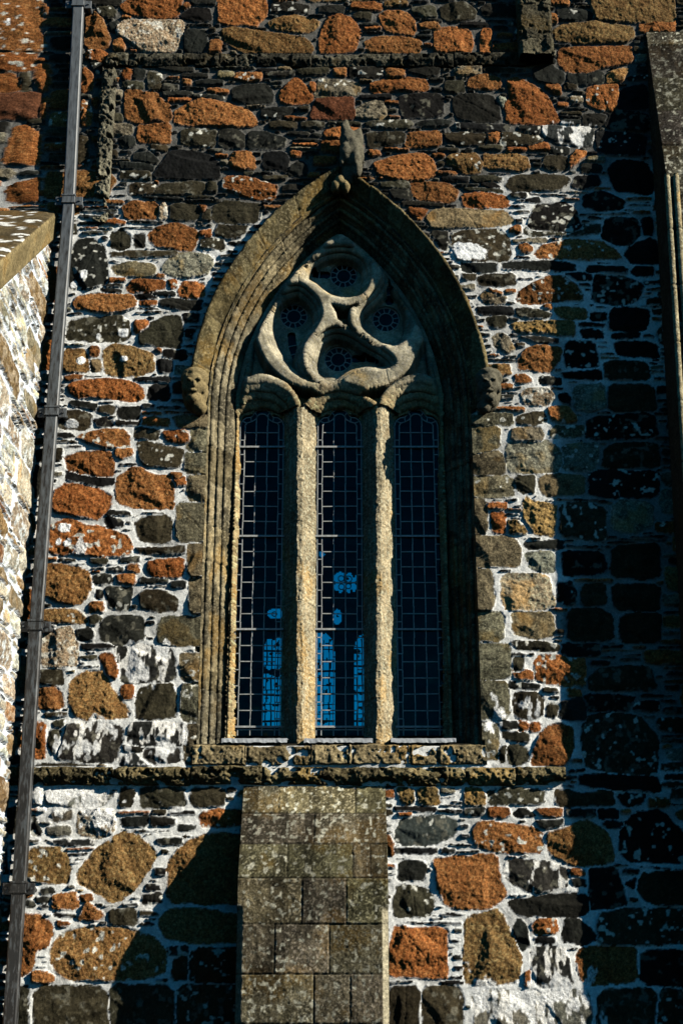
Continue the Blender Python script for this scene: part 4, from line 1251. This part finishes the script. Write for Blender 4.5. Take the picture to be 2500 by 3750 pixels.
rows = [(zr[0]+.1, zr[1], [bx(1019, 2930, .1), bx(1300, 2930, .1)]), (zr[1], zr[2], [bx(1150, 3040, .27)]), (zr[2], zr[3], [bx(1052, 3150, .45), bx(1291, 3150, .45), bx(1355, 3150, .45)]),
        (zr[3], zr[4], [bx(1105, 3300, DB), bx(1267, 3300, DB)]), (zr[4], zr[5], [bx(1005, 3480, DB), bx(1206, 3480, DB)]), (zr[5], zr[6], [bx(1148, 3650, DB), bx(1282, 3650, DB)]),
        (zr[6], zr[7], [-.5, .05]), (zr[7], zr[8], [-.3, .2]), (zr[8], zr[9], [-.55, 0])]
bt = buttress('buttress', bx(893, 2900, .05)-.005, bx(1411, 2900, .05), zr[0], zr[3], DB, -.1, rows, 201, (.105, .092, .054), None, chamf=(wz(3325, -DB), .055))
tag(bt, 'squat ashlar buttress with a sloping top directly under the window', 'buttress')

# buttress at the right: weathered head, plain flank, a pair of rolls down its edge
RZ1, RZ0 = wz(125), wz(640, -.5)
RXT = 3.27; zlow = wz(2850)
rrows = [(RZ1+.3-i*.5, RZ1-.2-i*.5, [RXT+.42+.2*(i % 2)]) for i in range(0, 24)]
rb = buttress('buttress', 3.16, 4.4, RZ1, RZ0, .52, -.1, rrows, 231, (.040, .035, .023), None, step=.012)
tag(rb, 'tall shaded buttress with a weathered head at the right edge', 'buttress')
# shear the near edge to the lean it has in the picture
me = rb.data; n = len(me.vertices); co = np.zeros(n*3, np.float32); me.vertices.foreach_get('co', co); co = co.reshape(-1, 3)
lean = np.interp(co[:, 2], [4.0, 12.0], [0.0, .17]); co[:, 0] += lean; me.vertices.foreach_set('co', co.ravel()); me.update()
def column(name, x, y, r, z0_, z1_, off, base, parent, lean):
    zz = np.arange(z0_, z1_, .012); th = np.linspace(0, 2*math.pi, 17)
    T, Z = np.meshgrid(th, zz); n = fbm(Z, T*r, .05, off); g = np.zeros_like(Z)
    for j in np.arange(z0_+.4, z1_, .62): g = np.maximum(g, np.exp(-((Z-j)/.007)**2))
    R_ = r*(1+.25*(n-.5)) - .012*g
    X = x + R_*np.cos(T) + np.interp(Z, *lean); Y = y + R_*np.sin(T)
    col = sandstone(Z, T*r, off+3, base, .4, .4); col = mixc(col, np.array((.03, .03, .02)), g)
    return grid_mesh(name, X, Y, Z, None, col, .8, M_STONE, parent, flip=True)
L_ = ([4.0, 12.0], [0.0, .17])
column('edge_roll', 3.17, -.535, .030, zlow, RZ0-.02, 251, (.36, .30, .18), rb, L_)
column('edge_roll', 3.255, -.550, .030, zlow, RZ0-.02, 257, (.36, .30, .18), rb, L_)

# ------------------------------------------------------------------ carved heads: stops of the hood and the figure on its point
def carved(name, blobs, mat, parent, vox=.012, seed=1, amp=.012):
    bm = bmesh.new()
    for (x, y, z, rx, ry, rz) in blobs:
        r = bmesh.ops.create_icosphere(bm, subdivisions=3, radius=1.0)
        for v in r['verts']: v.co = Vector((x+v.co.x*rx, y+v.co.y*ry, z+v.co.z*rz))
    o = bm_obj(name, bm, mat, parent, True)
    rm = o.modifiers.new('fuse', 'REMESH'); rm.mode = 'VOXEL'; rm.voxel_size = vox; rm.use_smooth_shade = True
    tx_ = bpy.data.textures.new(name+'_wear', 'CLOUDS'); tx_.noise_scale = .06
    dm = o.modifiers.new('wear', 'DISPLACE'); dm.texture = tx_; dm.strength = amp*2.2; dm.mid_level = .5
    return o
def head(cx, cz, s, mir, parent, mat):
    y = -.13; m = mir
    B = [(0, 0, .03, .088, .09, .12), (0, .02, -.10, .075, .085, .08), (m*.01, -.085, -.015, .022, .035, .035), (m*-.035, -.075, .035, .02, .02, .014),
         (m*.045, -.072, .035, .02, .02, .014), (m*.005, -.08, -.075, .036, .025, .016), (0, -.055, -.125, .036, .036, .034), (-.075, 0, .0, .028, .04, .06), (.075, 0, .0, .028, .04, .06),
         (0, .01, .125, .095, .085, .06), (-.05, .02, .09, .07, .08, .08), (.05, .02, .09, .07, .08, .08), (0, .07, 0, .11, .09, .2), (m*.05, .03, -.17, .06, .07, .06)]
    return carved('carved_head', [(cx+x*s, y+yy*s*1.25, cz+z*s, rx*s, ry*s, rz*s) for x, yy, z, rx, ry, rz in B], mat, parent, .009, 1, .009)
hx, hz = wp(712, 1420, -.12); h1 = head(hx, hz, 1.18, 1, window, M_CARVE); h1['label'] = 'worn carved head ending the hood on the left'
hx, hz = wp(1790, 1420, -.12); h2 = head(hx, hz, 1.15, -1, window, M_CARVE2); h2['label'] = 'worn carved head ending the hood on the right'
fx0, fz0 = wp(1285, 560, -.13)
fig = [(.01, 0, 0, .13, .12, .20), (.075, -.02, .16, .06, .07, .12), (.02, -.06, .06, .07, .07, .09), (-.03, -.02, .15, .09, .09, .13), (-.065, -.04, .27, .055, .06, .085), (-.06, -.05, .33, .03, .035, .04), (.06, 0, .10, .07, .08, .17),
       (-.06, -.08, -.02, .06, .05, .10), (.05, -.09, -.08, .045, .04, .12), (.07, -.03, -.2, .05, .06, .12), (-.02, .05, -.1, .10, .09, .25), (-.10, -.05, -.12, .03, .03, .06), (.09, -.02, .22, .035, .05, .06),
       (-.085, -.09, .27, .02, .02, .025)]
fg = carved('finial_figure', [(fx0+a*.95, -.13+b, fz0+c, d, e, f) for a, b, c, d, e, f in fig], M_CARVE2, window, .013, 5, .012)
fg['label'] = 'worn carved figure standing on the point of the hood'
ax_, az_ = wp(1246, 652, -.14)
carved('apex_stone', [(ax_, -.08, az_-.02, .06, .10, .08), (ax_-.05, -.07, az_-.07, .05, .10, .07), (ax_+.05, -.07, az_-.07, .05, .10, .07)], M_CARVE, window, .013, 7, .008)

# ------------------------------------------------------------------ the church inside, seen dimly through the glass
OY = 9.0
inn = bmesh.new()
add_box(inn, -5.6, 5.6, .5, OY+.0, -.4, -.2)           # floor
add_box(inn, -5.6, 5.6, .32, OY+.6, 13.3, 13.5)        # roof
add_box(inn, -5.8, -5.6, -.0, OY+.6, -.4, 13.5); add_box(inn, 5.6, 5.8, -.0, OY+.6, -.4, 13.5)
# back of the front wall, left and right of and over the window
add_box(inn, -5.6, X0-1.12, .47, .6, -.2, 13.3); add_box(inn, X0+1.12, 5.6, .47, .6, -.2, 13.3)
add_box(inn, X0-1.12, X0+1.12, .47, .6, -.2, ZSILL+.02); add_box(inn, X0-1.12, X0+1.12, .47, .6, ZA-.2, 13.3)
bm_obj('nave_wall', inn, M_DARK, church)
def op(px, py): return wp(px, py, OY)
ogx = np.arange(-3.2, 3.21, .02); o0 = op(784, 2700)[1]; 
z_b = wz(2666, OY); z_sp = wz(2400, OY); z_tp = wz(1950, OY)
ogz = np.arange(z_b-.4, z_tp+.8, .02); GX, GZ = np.meshgrid(ogx, ogz); oh = np.zeros(GX.shape, bool)
xcs = [op(p, 2500)[0] for p in (1010, 1175, 1342)]; ohw = .215
for xc in xcs:
    oh |= (np.abs(GX-xc) < ohw) & (GZ > z_b) & (GZ < z_sp); oh |= (np.hypot((GX-xc)/ohw, (GZ-z_sp)/.36) < 1) & (GZ >= z_sp-.01) 
cxx, czz = op(1262, 2135); 
for a_, c_ in ((.085, .07), (-.085, .075), (.08, -.08), (-.085, -.075)): oh |= (np.hypot(GX-cxx-a_, GZ-czz-c_) < .098) & (np.abs(GX-cxx+.05*(GZ-czz)) > .014) & (np.abs(GZ-czz+.01) > .014)
cxx, czz = op(1008, 2250); oh |= np.hypot((GX-cxx)/1.6, GZ-czz) < .085
cxx, czz = op(1232, 2262); oh |= np.hypot((GX-cxx)*1.8, GZ-czz) < .13
cxx, czz = op(1176, 2032); oh |= np.hypot(GX-cxx, GZ-czz) < .05
oh &= (vnoise(GX, GZ, .055, 3) > .20) & (vnoise(GX*.6, GZ, .11, 9) > .13)
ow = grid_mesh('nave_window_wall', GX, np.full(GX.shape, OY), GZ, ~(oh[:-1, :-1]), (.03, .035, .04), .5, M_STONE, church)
bm = bmesh.new(); zt_, zb_ = ogz[-1], ogz[0]
add_box(bm, -5.6, -3.19, OY, OY+.3, -.3, 13.3); add_box(bm, 3.19, 5.6, OY, OY+.3, -.3, 13.3)
add_box(bm, -3.2, 3.2, OY, OY+.3, -.3, zb_+.01); add_box(bm, -3.2, 3.2, OY, OY+.3, zt_-.01, 13.3)
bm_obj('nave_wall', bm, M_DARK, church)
bm = bmesh.new(); rr = random.Random(4)
for xc in xcs:
    for dx in (-.15, -.07, 0.03, .13):
        z = z_b
        while z < z_sp+.15: add_bar(bm, (xc+dx+rr.uniform(-.008, .008), OY-.02, z), (xc+dx+rr.uniform(-.014, .014), OY-.02, z+.2), rr.uniform(.012, .026), .012); z += .2
    z = z_b+.1; k = 0
    while z < z_sp+.2:
        add_bar(bm, (xc-ohw, OY-.02, z+rr.uniform(-.015, .015)), (xc+ohw, OY-.02, z+rr.uniform(-.015, .015)), .03 if k % 3 == 0 else .014, .012); z += rr.uniform(.10, .19); k += 1
for (px, py, r0) in ((1249, 2120, .05), (1276, 2122, .055), (1250, 2150, .05), (1275, 2148, .045), (1005, 2250, .04)):
    cx_, cz_ = op(px, py); c = cir(cx_, cz_, r0, 7)
    for a, b in zip(c, c[1:]+c[:1]): add_bar(bm, (a[0], OY-.02, a[1]), (b[0], OY-.02, b[1]), .014, .012)
bm_obj('leading', bm, M_DARK, ow)

# ------------------------------------------------------------------ lean-to wall at the left, running out towards the viewer
lean = empty('lean_to', (XL, 0, 0)); tag(lean, 'lean-to with a steep stone coping and pale rubble side wall at the left edge', 'lean-to')
z_j, z_e = wz(0), 0
def on_left(px, py):                          # point on the plane x = XL
    u = (px-1250)/F; v = (1875-py)/F; t = XL/u; return CAM[1]+t*(CT-v*ST), CAM[2]+t*(ST+v*CT)
y1_, z1_ = on_left(0, 1036); y0_, z0_ = on_left(207, 845); slope = (z0_-z1_)/(y0_-y1_); ztop0 = z0_ - slope*y0_
ys_ = np.concatenate([np.arange(-5.2, -3.0, .03), np.arange(-3.0, .02, .009)]); zl_ = np.concatenate([np.arange(-.2, 1.0, .04), np.arange(1.0, ztop0+.15, .0095)])
LW = Wall(ys_, zl_, 9, lambda X, Z: np.clip(.80+.25*fbm(X, Z, .3, 5), 0, 1))
LW.occ |= LW.Z > ztop0 + slope*LW.X - .03
def pickL(r, area, cx, cz):
    u = r.random()
    if area > .012: return 'P' if u < .40 else 'G' if u < .60 else 'g' if u < .68 else 'w' if u < .88 else 's'
    return 'P' if u < .12 else 's' if u < .26 else 'G' if u < .36 else 'p' if u < .50 else 'b' if u < .72 else 'd'
LW.fill([(.60, .30, 60), (.46, .24, 300), (.36, .17, 700), (.5, .055, 900), (.28, .10, 2500), (.34, .05, 6000), (.22, .04, 9000), (.13, .035, 12000), (.08, .03, 9000)], pickL)
zf = LW.Z < ztop0 + slope*LW.X + .0
c_ = mixc(LW.col*np.array((1, 1.12, 1.3)), np.array((.66, .56, .42)), .04+.30*sstep(.50, .64, fbm(LW.X, LW.Z, .09, 88)))
sw = grid_mesh('side_wall', XL+LW.h-.01, LW.X, LW.Z, fmask(zf), c_, LW.rough, M_STONE, lean)
sw.location = (-XL, 0, 0); del LW
# roof slab with its moulded edge
def rake(y): return ztop0 + slope*y
ca = math.atan(slope); th_ = .30
ns = 460; nw_ = 150
SS, UU = np.meshgrid(np.linspace(0, 1, ns), np.linspace(0, 1, nw_))
ylen = 5.2
prof_r = [(.015, -.02), (.045, .0), (.050, .20), (.035, .235), (-.05, .245), (-2.2, .245)]
pr_ = []; 
for (a, b), (c, d) in zip(prof_r[:-1], prof_r[1:]):
    L = math.hypot(c-a, d-b); n = max(2, int(min(L, .6)/.012)); pr_ += [(a+(c-a)*i/n, b+(d-b)*i/n) for i in range(n)]
pr_.append(prof_r[-1]); pr_ = np.array(pr_)
yy = np.arange(-5.2, .02, .013); PY, PA = np.meshgrid(yy, pr_[:, 0]); _, PB = np.meshgrid(yy, pr_[:, 1])
n2 = fbm(PY, PA+PB, .05, 303); dd = .006*(n2-.5); g = np.zeros_like(PY)
for j in np.arange(-5, 0, .62): g = np.maximum(g, np.exp(-((PY-j)/.006)**2))
Xr = XL + PA + dd; Yr = PY; Zr = rake(PY) + (PB-.02)/math.cos(ca) + dd - .006*g
edge = PB < .235
cr = sandstone(PY, PA+PB, 311, (.20, .155, .075), .3, .2)
ct = sandstone(PY, PA, 317, (.10, .075, .038), .5, .2)
li = sstep(.62, .66, fbm(PY*1.0, PA, .10, 321, 2)); ct = mixc(ct, np.array((.72, .72, .68)), li)
cr = np.where(edge[..., None], cr, ct); cr = mixc(cr, np.array((.05, .04, .025)), g*.6)
rf = grid_mesh('coping', Xr, Yr, Zr, None, cr, .7, M_STONE, lean, flip=True); rf.location = (-XL, 0, 0)
bm = bmesh.new(); vs = [bm.verts.new(p) for p in ((XL-2.1, -5.2, -.2), (XL-.0, -5.2, -.2), (XL-.0, -5.2, rake(-5.2)+.2), (XL-2.1, -5.2, rake(-5.2)+.2))]; bm.faces.new(vs)
o = bm_obj('end_wall', bm, M_CARVE2, lean); o.location = (-XL, 0, 0)

# ------------------------------------------------------------------ square rainwater pipe in front of the corner
pipe = empty('drainpipe', (-2.83, -.2, 0)); tag(pipe, 'square iron drainpipe with flaking paint in the corner beside the lean-to', 'drainpipe')
def pxx(off_disp, py): return -off_disp/3267*(12.80)    # distance from the axis, seen at the pipe's own distance
stations = [(-140, -730), (5*1.594, -729), (455*1.594, -716), (940*1.594, -720), (1430*1.594, -722), (2030*1.594, -717), (2500*1.594, -714)]
pw, pdn, pyc = .116, .085, -.125
pts = [(o_/3267*(13+pyc), wz(py, pyc)) for py, o_ in stations]; pts.append((pts[-1][0], .1))
for i in range(len(pts)-1):
    (xa, za), (xb, zb_) = pts[i], pts[i+1]
    bm = bmesh.new(); ofs = .0 
    # a hollow square tube with softened edges
    r_ = []
    for (x, z) in ((xa, za-.02), (xb, zb_+.012)):
        ring_ = []
        for (sx, sy) in ((-1, -1), (1, -1), (1, 1), (-1, 1)):
            for (ux, uy) in (((.80, 1), (1, .8)) if sx*sy < 0 else ((1, .8), (.80, 1))):
                ring_.append((x+sx*ux*pw/2, pyc+sy*uy*pdn/2, z))
        r_.append([bm.verts.new(p) for p in ring_])
    for k in range(8): bm.faces.new((r_[0][k], r_[1][k], r_[1][(k+1) % 8], r_[0][(k+1) % 8]))
    s_ = bm_obj('pipe_section', bm, M_PIPE, pipe, False); s_.location = (2.83, .2, 0)
    if 0 < i < len(pts)-1:
        bm = bmesh.new(); x, z = xa, za
        add_box(bm, x-pw/2-.010, x+pw/2+.010, pyc-pdn/2-.010, pyc+pdn/2+.010, z-.075, z+.010, .006)
        add_box(bm, x-pw/2-.016, x+pw/2+.016, pyc-pdn/2-.016, pyc+pdn/2+.016, z-.005, z+.018, .005)
        add_box(bm, x-pw/2-.014, x+pw/2+.014, pyc-pdn/2-.014, pyc+pdn/2+.014, z-.085, z-.068, .005)
        co_ = bm_obj('collar', bm, M_PIPE, pipe); co_.location = (2.83, .2, 0)
        for e in (-1, 1):
            bm = bmesh.new(); xe = x+e*(pw/2+.045)
            add_box(bm, min(x+e*pw/2, xe+e*.04), max(x+e*pw/2, xe+e*.04), pyc-.020, pyc+.0, z-.095, z+.005, .006)
            r = bmesh.ops.create_cone(bm, cap_ends=True, segments=14, radius1=.026, radius2=.026, depth=.12, matrix=Matrix.Translation((xe+e*.008, pyc+.055, z-.045)) @ Matrix.Rotation(math.pi/2, 4, 'X'))
            r = bmesh.ops.create_cone(bm, cap_ends=True, segments=8, radius1=.013, radius2=.010, depth=.02, matrix=Matrix.Translation((xe+e*.008, pyc-.026, z-.045)) @ Matrix.Rotation(math.pi/2, 4, 'X'))
            lg = bm_obj('wall_bracket', bm, M_PIPE, pipe); lg.location = (2.83, .2, 0)

# ------------------------------------------------------------------ ground
bm = bmesh.new()
bmesh.ops.create_grid(bm, x_segments=60, y_segments=60, size=300)
gm_ = plain('short_grass', (.025, .035, .015), .95, 0, 6, .5, .02)
gr = bm_obj('ground', bm, gm_, None); gr.location = (0, 0, -.05); tag(gr, kind='structure')
